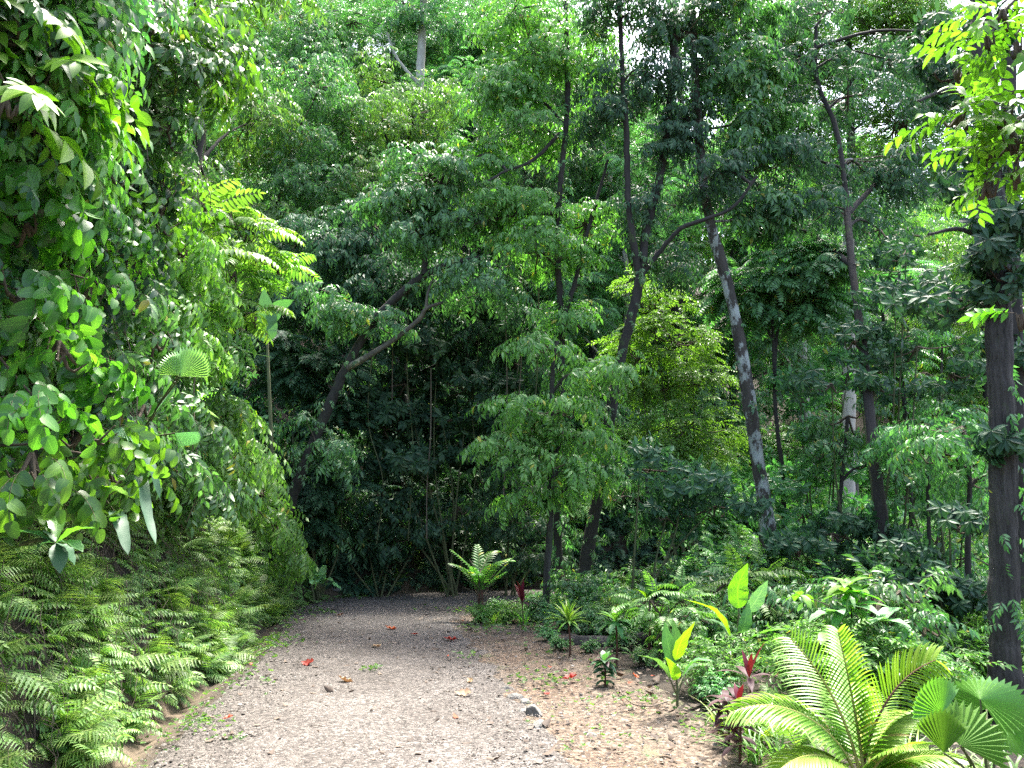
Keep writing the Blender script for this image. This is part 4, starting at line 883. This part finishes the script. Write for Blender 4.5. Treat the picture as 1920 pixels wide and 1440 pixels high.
# vine-clad trunk with hanging roots
def vine_trunk():
    rng = np.random.default_rng(51); b = gz(-3.5, 5.4)
    root = empty('vine_clad_tree', b, 'tree trunk hidden by creepers and hanging brown roots near the left edge', 'tree')
    m = MB(); tube(m, spline([(0, 0, -.3), (.05, .05, 1.5), (.12, 0, 3.5), (.2, .1, 6.5)], 30), np.linspace(.2, .13, 30), 12, 0, .12, rng); m.build('trunk', ['bark_dark'], root)
    for k in range(60):
        x = rng.uniform(-.2, .75); y = rng.uniform(-1.3, 1.6); z1 = rng.uniform(1.0, 3.8); L = rng.uniform(.5, 1.6); m = MB()
        P = [(x, y, z1)]
        for j in range(5): P.append((P[-1][0] + rng.normal() * .05 + .02, P[-1][1] + rng.normal() * .07, z1 - L * (j + 1) / 5))
        tube(m, spline(P, 22), np.linspace(.006, .003, 22) * rng.uniform(.6, 1.5), 4, 0); m.build('hanging_root', ['root'], root)
vine_trunk()
m = MB()
for k in range(900):      # fine dead roots and stems over the clay
    y = rs.uniform(3.2, 9); u = rs.uniform(.35, 1.5); x = float(np.interp(y, EDGE_L[:9, 1], EDGE_L[:9, 0])) - u; z = float(zt(x, y)) + rs.uniform(.05, .5)
    L = rs.uniform(.15, .6); P = [(x + .08, y, z)]
    for j in range(4): P.append((P[-1][0] + rs.normal() * .03 + .03, P[-1][1] + rs.normal() * .06, z - L * (j + 1) / 4))
    tube(m, spline(P, 9), np.linspace(.003, .0015, 9), 3, 0)
o = m.build('root_tangle', ['root']); tag(o, 'tangle of dry brown rootlets hanging over the clay bank', None, None, 'stuff')

# ------------------------------------------------------------------ palms and garden plants
def fan_leaf_mesh(name, seed, Rr=1.0, spread=200, n=22, mat='fan', droop=.25, pleat=.035):
    rng = np.random.default_rng(seed); mb = MB()
    a = np.radians(np.linspace(-spread / 2, spread / 2, 2 * n + 1)); rows = [0.02, .35, .7, .86, 1.0]
    V = []
    for ri, r in enumerate(rows):
        for j, aj in enumerate(a):
            rr = Rr * r * (1 - .12 * abs(aj) / a[-1]); z = (pleat if j % 2 else -pleat) * r * Rr * 1.2 - droop * Rr * r ** 2.2 * (.5 + .5 * abs(math.sin(aj))) 
            if ri == 4: rr *= (1.0 if j % 2 else .88)
            if ri == 3 and j % 2 == 0: rr *= .985
            V.append((rr * math.sin(aj), rr * math.cos(aj), z))
    V = np.array(V); k = 2 * n + 1; F = []
    for ri in range(4):
        for j in range(2 * n):
            if ri == 3: continue
            F.append((ri * k + j, ri * k + j + 1, (ri + 1) * k + j + 1, (ri + 1) * k + j))
    mb.add(V, np.array(F))
    Tr = []
    for j in range(1, 2 * n, 2): Tr += [(3 * k + j - 1, 3 * k + j, 4 * k + j), (3 * k + j, 3 * k + j + 1, 4 * k + j)]
    mb.f.append((np.array(Tr, np.int32), 0))
    return mb.mesh(name, [mat], False)
FAN = [fan_leaf_mesh('blade', 801), fan_leaf_mesh('blade', 802, spread=150, n=18, droop=.12), fan_leaf_mesh('blade', 803, spread=95, n=14, droop=.05, pleat=.05)]
FANP = [fan_leaf_mesh('blade', 804, mat='pale'), fan_leaf_mesh('blade', 805, spread=150, n=18, droop=.12, mat='pale'), fan_leaf_mesh('blade', 806, spread=100, n=16, droop=.05, pleat=.05, mat='pale')]
def fan_palm(label, base, leaves, name='fan_palm', mat='stem', fan=None):
    b = np.array(base, float); root = empty(name, b, label, 'palm')
    for hub, tip, r, k, tilt in leaves:
        H = at(*hub); T = at(*tip); d = nrm(T - H); q = (b + H) / 2 + nrm(H - b) * 0 + [0, 0, .06]
        m = MB(); tube(m, spline([b, q, H], 12) - b, np.linspace(.009, .005, 12), 6, 0); st = m.build('frond', [mat], root)
        up = np.array(tilt, float); Fm = frames(d[None], up[None])[0]
        M4 = Matrix([[*Fm[0], 0], [*Fm[1], 0], [*Fm[2], 0], [0, 0, 0, 1]]); M4 = Matrix.Translation(Vector(H - b)) @ M4 @ Matrix.Scale(r, 4)
        child('blade', (fan or FAN)[k], st, M4)
    return root
fan_palm('small fan palm with pleated bright green leaves at the foot of the massive grey trunk', gz(2.62, 4.55), [
    ((1765, 1340, 4.5), (1745, 1270, 4.45), .22, 1, (.1, -1, .5)), ((1838, 1312, 4.6), (1905, 1285, 4.6), .26, 0, (-.2, -.5, 1)), ((1800, 1398, 4.4), (1850, 1320, 4.5), .28, 1, (-.3, -1, .5)),
    ((1770, 1412, 4.3), (1768, 1340, 4.3), .23, 2, (0, -1, .3)), ((1850, 1330, 4.9), (1800, 1270, 5.0), .22, 1, (.2, -1, .6)), ((1880, 1345, 4.7), (1930, 1400, 4.6), .24, 1, (0, -.5, 1))])
fan_palm('fan palm with two grey-green pleated leaves halfway up the left bank', at(250, 860, 6.0), [
    ((338, 706, 5.3), (374, 668, 5.3), .24, 2, (.3, -1, .5)), ((334, 704, 5.35), (310, 655, 5.4), .20, 2, (-.3, -1, .4)), ((290, 775, 5.3), (335, 722, 5.3), .22, 2, (-.9, -.5, .4)),
    ((328, 812, 5.2), (376, 832, 5.2), .18, 2, (.1, -.6, 1)), ((230, 800, 5.4), (215, 840, 5.3), .24, 1, (0, -1, .4))], mat='stem', fan=FANP)
def palm_frond(root, base_off, az, el0, el1, L, ll=.3, pairs=34, rach='yellow_stem', label=None, roll=0, seed=0, lw=.012, mat='palm'):
    rng = np.random.default_rng(seed); P = curve((0, 0, 0), az, el0, el1, L, 20, 1.2) + base_off
    m = MB(); tube(m, P, np.linspace(.011, .003, 20), 6, 0); r = m.build('frond', [rach], root)
    if label: r['label'] = label
    m = MB(); T = nrm(np.gradient(P, axis=0)); h = np.array([math.sin(R(az)), math.cos(R(az)), 0]); S = nrm(np.cross(h, [0, 0, 1]))
    t = np.linspace(.2, .995, pairs); i = t * 19; i0 = np.minimum(i.astype(int), 18); pos = P[i0] + (P[i0 + 1] - P[i0]) * (i - i0)[:, None]
    for k in range(pairs):
        tg = T[i0[k]]; N = np.cross(S, tg); Sr = S * math.cos(R(roll)) + N * math.sin(R(roll))
        for sg in (-1, 1):
            l = ll * (.35 + .75 * math.sin(math.pi * min(1, t[k] * .95 + .03)) ** .7) * rng.uniform(.92, 1.05); d = nrm(tg * (.55 + .5 * t[k]) + sg * Sr * 1.0 + N * .12)
            s = np.linspace(0, 1, 6); Q = pos[k] + d * (s * l)[:, None] + np.array([0, 0, -1.]) * (.30 * l * s ** 2.2)[:, None]
            blade(m, Q, lw * np.array([.5, .95, 1, .85, .55, .05]), .5, 0, side=nrm(np.cross(d, N)))
    m.build('leaflet_row', [mat], r, uv=False)
bc = gz(2.02, 4.75); rt = empty('coconut_palm', bc, 'young coconut palm with arching yellow-green fronds in front of the undergrowth', 'palm')
for k, a in enumerate([(-80, 76, -25, 1.0, .26, 20), (-60, 84, 45, .98, .30, 75), (-20, 86, 74, .95, .26, 75), (75, 80, 12, 1.05, .34, 82), (60, 70, -20, .85, .26, 10), (-110, 55, -40, .8, .22, 10), (105, 50, -25, .75, .22, 0), (150, 66, 10, .6, .22, 0), (20, 66, 0, .9, .26, 0)]):
    palm_frond(rt, np.array([(k % 3 - 1) * .012, (k % 2) * .012, 0.02]), a[0], a[1], a[2], a[3] * .92, a[4] * .88, rach='brown_stem' if k == 3 else 'yellow_stem', roll=a[5], seed=820 + k, label='arching frond with a brown midrib' if k == 3 else None)

def pathleaf(root, pts, w, mat, kind='lance', fold=.2, stalk=0, side=None, label=None, name='leaf', stalk_mat='stem'):
    b = np.array(root.location); P = np.array([at(*p) for p in pts]); Q = spline(P, 14) - b
    m = MB(); k = int(14 * stalk)
    if k >= 2: tube(m, Q[:k + 1], np.linspace(.008, .005, k + 1), 5, 1)
    blade(m, spline(Q[k:], 14) if len(Q[k:]) > 3 else Q[k:], wprof(14 if len(Q[k:]) > 3 else len(Q[k:]), w, kind), fold, 0, side=np.array(side, float) if side is not None else None, wave=.12)
    o = m.build(name, [mat, stalk_mat], root, uv=True)
    if label: o['label'] = label
    return o
def stemtube(root, pts, r0, r1, mat='stem', name='stem'):
    m = MB(); P = spline([at(*p) for p in pts], 16) - np.array(root.location); tube(m, P, np.linspace(r0, r1, 16), 8, 0, .04, np.random.default_rng(1)); return m.build(name, [mat], root)
Yb = 7.3
rt = empty('banana_plant', gb(1385, 1250), 'young banana plant with one tall glowing upright leaf behind the palm fronds', 'banana plant')
stemtube(rt, [(1384, 1262, Yb), (1384, 1200, Yb), (1385, 1140, Yb)], .017, .008)
pathleaf(rt, [(1385, 1142, Yb), (1384, 1100, Yb), (1402, 1056, Yb)], .105, 'banana', 'ovate', .12, side=(1, .1, 0), label='tall upright glowing leaf')
pathleaf(rt, [(1388, 1225, Yb), (1394, 1165, Yb), (1418, 1125, Yb), (1440, 1088, Yb)], .075, 'pale', 'ovate', .15, stalk=.45, side=(.8, .2, -.6))
pathleaf(rt, [(1380, 1240, Yb), (1368, 1190, Yb - .1), (1338, 1145, Yb - .2), (1282, 1123, Yb - .3)], .05, 'banana', 'lance', .3, stalk=.3)
pathleaf(rt, [(1378, 1240, Yb), (1372, 1200, Yb), (1350, 1170, Yb + .1), (1318, 1160, Yb + .1)], .05, 'blueleaf', 'lance', .2, stalk=.3)
pathleaf(rt, [(1390, 1235, Yb), (1405, 1200, Yb - .1), (1450, 1182, Yb - .3), (1506, 1184, Yb - .4)], .05, 'bright', 'lance', .3, stalk=.35)
pathleaf(rt, [(1385, 1200, Yb), (1396, 1170, Yb - .1), (1404, 1130, Yb - .1)], .07, 'blueleaf', 'ovate', .15, stalk=.25, side=(1, .2, 0))
Yg = 6.4
rt = empty('ginger_plant', gb(1268, 1318), 'ginger-like plant with broad upright bluish and bright leaves at the edge of the clay verge', 'ginger plant')
stemtube(rt, [(1270, 1325, Yg), (1270, 1290, Yg), (1266, 1255, Yg)], .011, .008)
pathleaf(rt, [(1262, 1245, Yg), (1252, 1205, Yg), (1246, 1166, Yg)], .05, 'blueleaf', 'strap', .25, side=(1, 0, 0))
pathleaf(rt, [(1264, 1240, Yg + .05), (1268, 1200, Yg + .05), (1262, 1163, Yg + .05)], .045, 'blueleaf', 'strap', .25, side=(1, 0, 0))
pathleaf(rt, [(1266, 1238, Yg - .05), (1278, 1200, Yg - .1), (1303, 1166, Yg - .15)], .06, 'banana', 'ovate', .3, side=(1, .1, .5), label='glowing yellow-green leaf')
pathleaf(rt, [(1268, 1275, Yg), (1264, 1255, Yg - .15), (1248, 1232, Yg - .2)], .045, 'banana', 'ovate', .25, side=(1, 0, .3))
pathleaf(rt, [(1268, 1300, Yg), (1250, 1262, Yg - .1), (1228, 1238, Yg - .2), (1194, 1228, Yg - .25)], .045, 'blueleaf', 'lance', .3, stalk=.25)
pathleaf(rt, [(1272, 1300, Yg), (1285, 1262, Yg), (1305, 1240, Yg), (1340, 1240, Yg - .1)], .055, 'blueleaf', 'lance', .3, stalk=.25)
pathleaf(rt, [(1270, 1290, Yg), (1290, 1256, Yg + .2), (1310, 1248, Yg + .3), (1328, 1262, Yg + .3)], .04, 'dark', 'lance', .3, stalk=.25)
# broad leaved sapling with glowing top
def ring_leaves(root, c, n, l, w, mat, seed, el=(-35, 25), kind='ovate', name='leaf', droop=.3, at_world=None):
    rng = np.random.default_rng(seed); b = np.array(root.location); C = (at(*c) if at_world is None else np.array(at_world)) - b
    for k in range(n):
        az = k * 360 / n + rng.uniform(-18, 18); e = rng.uniform(*el); L = l * rng.uniform(.8, 1.15)
        P = curve(C, az, e + 15, e - 60 * droop * 2, L, 9); m = MB(); blade(m, P, wprof(9, w * rng.uniform(.85, 1.1), kind), .2, 0, wave=.08); m.build(name, [mat], root, uv=True)
rt = empty('broad_leaved_sapling', gb(1600, 1235), 'broad-leaved sapling with glowing yellow-green top leaves and paler lower leaves', 'sapling')
stemtube(rt, [(1600, 1260, 7.2), (1598, 1180, 7.2), (1594, 1100, 7.2)], .012, .007, 'twig')
stemtube(rt, [(1600, 1190, 7.2), (1560, 1140, 7.1), (1505, 1118, 7.0)], .007, .004, 'twig', 'branch')
for c, n, l, w, mt_, sd_ in [((1590, 1098, 7.2), 7, .24, .06, 'yellow', 1), ((1596, 1115, 7.15), 6, .26, .07, 'backlit', 2), ((1500, 1116, 7.0), 5, .2, .05, 'backlit', 3), ((1594, 1140, 7.1), 6, .32, .085, 'pale', 4), ((1560, 1150, 7.1), 4, .3, .08, 'pale', 5), ((1650, 1165, 7.0), 5, .32, .085, 'pale', 6), ((1560, 1190, 6.9), 5, .24, .07, 'bright', 7)]:
    ring_leaves(rt, c, n, l, w, mt_, 830 + sd_)
# cordylines
def cordyline(name, label, px, py, Y, groups, top=None, sr=.007):
    b = at(px, py, Y); b[2] = float(zt(b[0], b[1]))
    rt = empty(name, b, label, 'cordyline'); h = at(*top)
    m = MB(); tube(m, spline([(0, 0, -.02), (h - b) * .5 + [.01, 0, 0], h - b], 10), np.linspace(sr * 1.3, sr, 10), 6, 0); m.build('stem', ['brown_stem'], rt)
    for f_ in ((.3, .45, .6, .75, .88) if name in ('croton', 'purple_cordyline') else ()):
        q = b + (h - b) * f_; ring_leaves(rt, None, 3, groups[0][1] * .8, groups[0][2], groups[0][3], int(px + f_ * 10), (-30, 20), 'lance', at_world=q)
    for i, (n, l, w, mat, el, droop) in enumerate(groups): ring_leaves(rt, top, n, l, w, mat, int(px * 7 + i), el, 'lance', droop=droop)
    return rt
cordyline('red_cordyline', 'cordyline with bright red spear leaves left of the young coconut palm', 1405, 1300, 6.0, [(4, .26, .022, 'red', (50, 85), .05), (4, .26, .028, 'purple', (-10, 20), .3)], (1405, 1272, 6.0))
cordyline('red_cordyline', 'pink-red cordyline tuft beside the straight grey lower stem at the bend', 980, 1170, 10.6, [(9, .30, .03, 'red', (40, 80), .1), (5, .26, .03, 'purple', (-10, 20), .25)], (979, 1130, 10.6))
cordyline('purple_cordyline', 'grey-purple cordyline with drooping leaves nearest the clay verge below the palm', 1385, 1400, 5.3, [(6, .20, .03, 'purple', (0, 30), .35), (2, .16, .02, 'red', (40, 70), .1)], (1385, 1318, 5.3))
cordyline('purple_cordyline', 'low purple cordyline with narrow leaves behind the nearest one', 1365, 1380, 5.6, [(6, .19, .026, 'purple', (-5, 25), .4)], (1362, 1315, 5.6))
cordyline('croton', 'small croton with dark red and green leaves standing alone on the clay verge', 1133, 1268, 7.2, [(9, .15, .034, 'dark', (-40, 30), .3), (6, .13, .03, 'mid', (-20, 60), .25), (4, .12, .03, 'purple', (-30, 20), .3), (2, .09, .02, 'red', (-30, 20), .3)], (1133, 1240, 7.2))
cordyline('croton', 'taller croton with yellow-green tip behind the small one on the verge', 1155, 1235, 8.0, [(9, .22, .034, 'mid', (-50, 10), .3), (7, .2, .032, 'yellow', (20, 60), .2)], (1155, 1165, 8.0), .009)
cordyline('dracaena', 'tufted dracaena with narrow yellow-green leaves on a thin stem in front of the log', 1068, 1215, 8.7, [(26, .30, .013, 'palm', (5, 75), .25), (14, .28, .014, 'bright', (-20, 40), .3), (7, .24, .016, 'yellow', (55, 85), .05)], (1066, 1168, 8.7), .01)
cordyline('dracaena', 'dark green cordyline with long pointed leaves among the shrubs behind the crotons', 1215, 1190, 8.8, [(9, .32, .04, 'dark', (-10, 60), .3), (3, .3, .035, 'banana', (40, 70), .3)], (1218, 1130, 8.8), .01)
# stubby palm with shaggy trunk at the bend
b = gb(900, 1168); rt = empty('shaggy_palm', b, 'stubby palm with shaggy brown leaf bases at the inside of the gravel bend', 'palm')
Yp = b[1]; stemtube(rt, [(902, 1172, Yp), (901, 1130, Yp), (903, 1085, Yp)], .05, .035, 'brown_stem', 'trunk')
rng = np.random.default_rng(61)
for k in range(70):
    z = rng.uniform(.08, .6); m = MB(); P = curve((0, 0, z), rng.uniform(0, 360), rng.uniform(40, 75), rng.uniform(20, 60), rng.uniform(.18, .34), 6); tube(m, P, np.linspace(.008, .003, 6), 4, 0); m.build('leaf_base', ['root'], rt)
for k in range(15):
    palm_frond(rt, np.array([0, 0, rng.uniform(.35, .65)]), k * 137 + rng.uniform(-10, 10), rng.uniform(45, 86), rng.uniform(-10, 50), rng.uniform(.4, .72), .13, 12, 'stem', seed=900 + k, lw=.015, mat='bright')
# big-leaved plants on the left bank
rt = empty('rosette_plant', at(75, 1045, 4.0), 'rosette of thick glossy dark green leaves hanging over the ferns', 'rosette plant')
stemtube(rt, [(40, 1020, 4.1), (75, 1012, 4.0), (105, 1018, 3.95)], .01, .008)
for i, (tp, mat) in enumerate([((178, 990, 3.9), 'vine'), ((155, 1035, 3.85), 'mid'), ((112, 1075, 3.85), 'dark'), ((62, 1040, 3.9), 'dark'), ((85, 1000, 4.0), 'dark'), ((105, 965, 4.1), 'vine'), ((70, 960, 4.1), 'vine'), ((140, 1060, 3.95), 'dark'), ((10, 1000, 4.0), 'blueleaf')]):
    c = (105, 1018, 3.95); md = ((c[0] + tp[0]) / 2, (c[1] + tp[1]) / 2 - 10, (c[2] + tp[2]) / 2); pathleaf(rt, [c, md, tp], .042, mat, 'obov', .25)
rt = empty('elephant_ear', at(215, 960, 4.9), 'plant with long drooping arrow-shaped blue-green leaves on the left bank', 'aroid plant')
for pts, w_, mat in [([(200, 930, 5), (225, 915, 5.0), (262, 895, 5.0), (275, 960, 4.9), (292, 1020, 4.8)], .042, 'dark'), ([(200, 930, 5), (240, 880, 5.1), (260, 830, 5.1), (285, 880, 5.0), (300, 935, 5.0)], .042, 'dark'), ([(200, 940, 5), (180, 915, 4.9), (160, 905, 4.8), (130, 900, 4.7)], .05, 'vine'),
    ([(200, 940, 5), (215, 960, 4.9), (225, 980, 4.8), (240, 1040, 4.7)], .05, 'dark'), ([(200, 930, 5), (185, 960, 4.8), (170, 950, 4.7), (205, 965, 4.6)], .03, 'banana'), ([(205, 900, 5), (200, 912, 4.8), (215, 915, 4.7), (240, 930, 4.6)], .035, 'banana')]:
    pathleaf(rt, pts, w_, mat, 'heart', .2, stalk=.35)
rt = empty('heliconia', at(330, 740, 6.8), 'broad paddle leaves catching light halfway up the left bank beside the feathery branches', 'heliconia')
for pts, w_, mat in [([(340, 780, 6.9), (352, 765, 6.8), (375, 765, 6.7), (412, 785, 6.6)], .07, 'banana'), ([(430, 640, 8.4), (440, 650, 8.3), (470, 662, 8.3), (510, 670, 8.2)], .10, 'pale'), ([(400, 620, 8), (415, 610, 8), (440, 615, 8), (460, 605, 8)], .08, 'pale'),
    ([(355, 590, 7.6), (360, 570, 7.6), (368, 550, 7.6)], .1, 'banana'), ([(455, 810, 8.9), (470, 790, 8.8), (480, 770, 8.7)], .09, 'banana')]:
    pathleaf(rt, pts, w_, mat, 'ovate', .15)
rt = empty('wild_banana', at(505, 700, 12), 'wild banana with two upright dark green paddle leaves at the left of the hollow', 'banana plant')
pathleaf(rt, [(500, 640, 12), (500, 595, 12), (494, 540, 12)], .17, 'mid', 'strap', .1, side=(1, 0, 0)); pathleaf(rt, [(500, 620, 12), (520, 580, 12), (552, 562, 11.9)], .12, 'mid', 'lance', .1, side=(.6, 0, -.8)); stemtube(rt, [(512, 900, 12), (506, 760, 12), (500, 620, 12)], .035, .02)
rt = empty('broad_leaf_weed', gb(605, 1112), 'weed with broad pale green leaves at the left foot of the shaded bank', 'weed')
for k, (tp) in enumerate([(570, 1045, 11.8), (555, 1068, 11.7), (625, 1090, 12), (600, 1078, 11.9), (640, 1105, 12), (585, 1095, 11.8), (530, 1040, 11.8), (612, 1060, 12)]):
    pathleaf(rt, [(600, 1110, 12.1), ((600 + tp[0]) / 2, (1095 + tp[1]) / 2 - 6, 12), tp], .09, 'pale' if k % 2 else 'blueleaf', 'heart', .15, stalk=.3)
# lianas in the hollow
for i, (x0, y0, x1, y1, Y, mat) in enumerate([(770, 640, 765, 1010, 13.6, 'stem'), (808, 850, 800, 1010, 13.2, 'root'), (946, 600, 944, 930, 13.4, 'root'), (958, 640, 962, 860, 13.8, 'root'), (700, 800, 706, 1020, 13.5, 'stem'), (888, 620, 902, 900, 13.8, 'stem'), (985, 560, 972, 760, 13.6, 'root'), (870, 520, 878, 700, 14, 'root'), (1010, 700, 1000, 960, 13.2, 'stem'), (740, 560, 735, 760, 13.6, 'root')]):
    A = at(x0, y0 - 160, Y); B = at(x1, y1, Y); b = B; m = MB(); P = spline([A, A * .6 + B * .4 + [rng.normal() * .08, 0, 0], A * .3 + B * .7 + [rng.normal() * .08, 0, 0], B], 24) - b
    tube(m, P, .010, 5, 0, .1, rng); o = m.build('liana', [mat], None); o.location = b; tag(o, 'thin hanging liana in the shaded hollow', 'liana', 'lianas in the shaded hollow')
# fallen log
b = gb(1120, 1212); m = MB(); P = spline([(-.38, .1, .03), (-.1, 0, .05), (.3, .07, .04), (.62, .2, .02)], 24); tube(m, P, np.linspace(.05, .085, 24), 14, 0, .3, rng); m.build('fallen_log', ['bark_grey'], None, loc=b)
tag(bpy.context.scene.objects['fallen_log'], 'dark rotting log lying at the back of the clay verge', 'log')
# rocks
def rock(px, py, sx, sy, sz, seed, label):
    rng = np.random.default_rng(seed); import bmesh
    bm = bmesh.new(); bmesh.ops.create_icosphere(bm, subdivisions=3, radius=1)
    A = nrm(rng.normal(size=(9, 3))); Dd = rng.uniform(.55, .9, 9)
    for v in bm.verts:
        p = np.array(v.co); 
        for a, d in zip(A, Dd):
            q = p @ a
            if q > d: p = p - a * (q - d) * .92
        p = p * np.array([sx, sy, sz]) * (1 + .03 * rng.normal()); v.co = p
    me = bpy.data.meshes.new('rock'); bm.to_mesh(me); bm.free(); me.materials.append(M['rock'])
    o = bpy.data.objects.new('rock', me); COL.objects.link(o); g = G(px, py); o.location = (g[0], g[1], g[2] + sz * .35); o.rotation_euler = (0, 0, rng.uniform(0, 6.28)); tag(o, label, 'rock', 'rocks between gravel and verge')
for a in [(948, 1296, .06, .04, .035, 1, 'small dark stone farthest up the row of rocks at the gravel edge'), (966, 1312, .075, .055, .04, 2, 'grey rock second in the row at the gravel edge'), (984, 1322, .05, .05, .04, 3, 'pale stone third in the row at the gravel edge'), (990, 1340, .09, .06, .035, 4, 'flat light stone in the middle of the row of rocks'),
          (1003, 1345, .10, .07, .07, 5, 'angular greenish-grey rock standing tallest in the row'), (1010, 1366, .10, .06, .045, 6, 'long pale rock nearest the camera in the row'), (1105, 1381, .085, .05, .02, 7, 'flat tan stone lying apart on the clay verge'), (980, 1362, .05, .04, .02, 8, 'flat half-buried stone left of the long pale rock'), (633, 1106, .12, .1, .07, 9, 'tan stone at the foot of the shaded bank'),
          (430, 1414, .03, .025, .02, 10, 'small stone beside the clay gutter'), (1150, 1345, .04, .03, .02, 12, 'small stone on the clay verge behind the curved twig')]:
    rock(*a)
# fallen leaves
def fallen(px, py, l, mat, label, seed, curl=-.5, yaw=0):
    rng = np.random.default_rng(seed); m = MB(); t = np.linspace(-.5, .5, 10); P = np.stack([t * 0, t * l, .35 * l * (t * 2) ** 2 * .5 * rng.uniform(.5, 1.2) + .004], -1)
    blade(m, P, wprof(10, .3, 'ovate') * l, abs(curl) * rng.uniform(.7, 1.3), 0, side=np.array([1., 0, 0]), wave=.35)
    g = G(px, py); o = m.build('fallen_leaf', [mat], None, loc=(g[0], g[1], g[2] + .045)); o.rotation_euler = (rng.normal() * .15, rng.normal() * .3, R(yaw)); tag(o, label, 'fallen leaf', 'fallen leaves on the path')
for i, a in enumerate([(577, 1253, .17, 'redfallen', 'largest curled red leaf on the left part of the gravel', 60), (731, 1186, .17, 'redfallen', 'red leaf in the middle of the gravel near the bend', 80), (843, 1207, .19, 'redfallen', 'bright orange-red leaf near the right gravel edge', 70), (776, 1197, .10, 'redfallen', 'small dark red leaf between the two far red ones', 90),
                       (645, 1287, .16, 'tan', 'tan ribbed leaf below the largest red leaf', 85), (868, 1312, .15, 'tan', 'pinkish tan leaf left of the row of rocks', 75), (1068, 1283, .16, 'redfallen', 'orange leaf lying on the clay verge', 100), (1025, 1313, .08, 'redfallen', 'small brown curled leaf on the verge above the rocks', 30), (706, 1221, .13, 'tan', 'pale curled leaf just past the middle of the gravel', 50),
                       (882, 1287, .10, 'tan', 'small brown folded leaf near the row of rocks', 20), (427, 1359, .08, 'redfallen', 'small crumpled dark red leaf near the clay gutter', 120), (637, 1160, .14, 'tan', 'pale crumpled leaf at the start of the dark gravel', 70), (470, 1255, .08, 'redfallen', 'small red leaf under the ferns at the path edge', 60), (1190, 1278, .1, 'redfallen', 'small orange leaf right of the small croton', 20)]):
    fallen(a[0], a[1], a[2], a[3], a[4], 950 + i, yaw=a[5])
g0 = [G(*p) + np.array([0, 0, z]) for p, z in [((1150, 1290), .05), ((1180, 1330), .06), ((1215, 1345), .08), ((1252, 1330), .06)]]
m = MB(); tube(m, spline(g0, 24) - g0[0], .006, 5, 0); o = m.build('curved_twig', ['root'], None, loc=g0[0]); tag(o, 'long thin curved twig lying on the clay verge', 'twig')
# grass-like tufts under the palm
def tuft_mesh(seed, mat='bright', n=26, L=.35):
    rng = np.random.default_rng(seed); m = MB()
    for k in range(n):
        P = curve((rng.normal() * .03, rng.normal() * .03, 0), rng.uniform(0, 360), rng.uniform(55, 88), rng.uniform(-40, 20), L * rng.uniform(.6, 1.2), 7); blade(m, P, .007 * np.array([.6, 1, 1, .9, .7, .4, .05]), .3, 0)
    return m.mesh('grass_tuft', [mat])
TU = [tuft_mesh(1), tuft_mesh(2, 'palm')]
for i in range(34):
    x = rf.uniform(1.5, 3.0); y = rf.uniform(4.3, 6.2)
    if i > 26: x, y = rf.uniform(-.3, .6), rf.uniform(10.8, 11.6)
    o = bpy.data.objects.new('grass_tuft', TU[i % 2]); COL.objects.link(o); o.location = gz(x, y); o.rotation_euler = (0, 0, rf.uniform(0, 6)); o.scale = [rf.uniform(.6, 1.2)] * 3
    tag(o, 'tuft of arching grass blades ' + ('under the young coconut palm' if i <= 26 else 'at the inner corner of the gravel bend'), 'grass tuft', 'grass tufts under the palm' if i <= 26 else 'grass tufts at the bend')
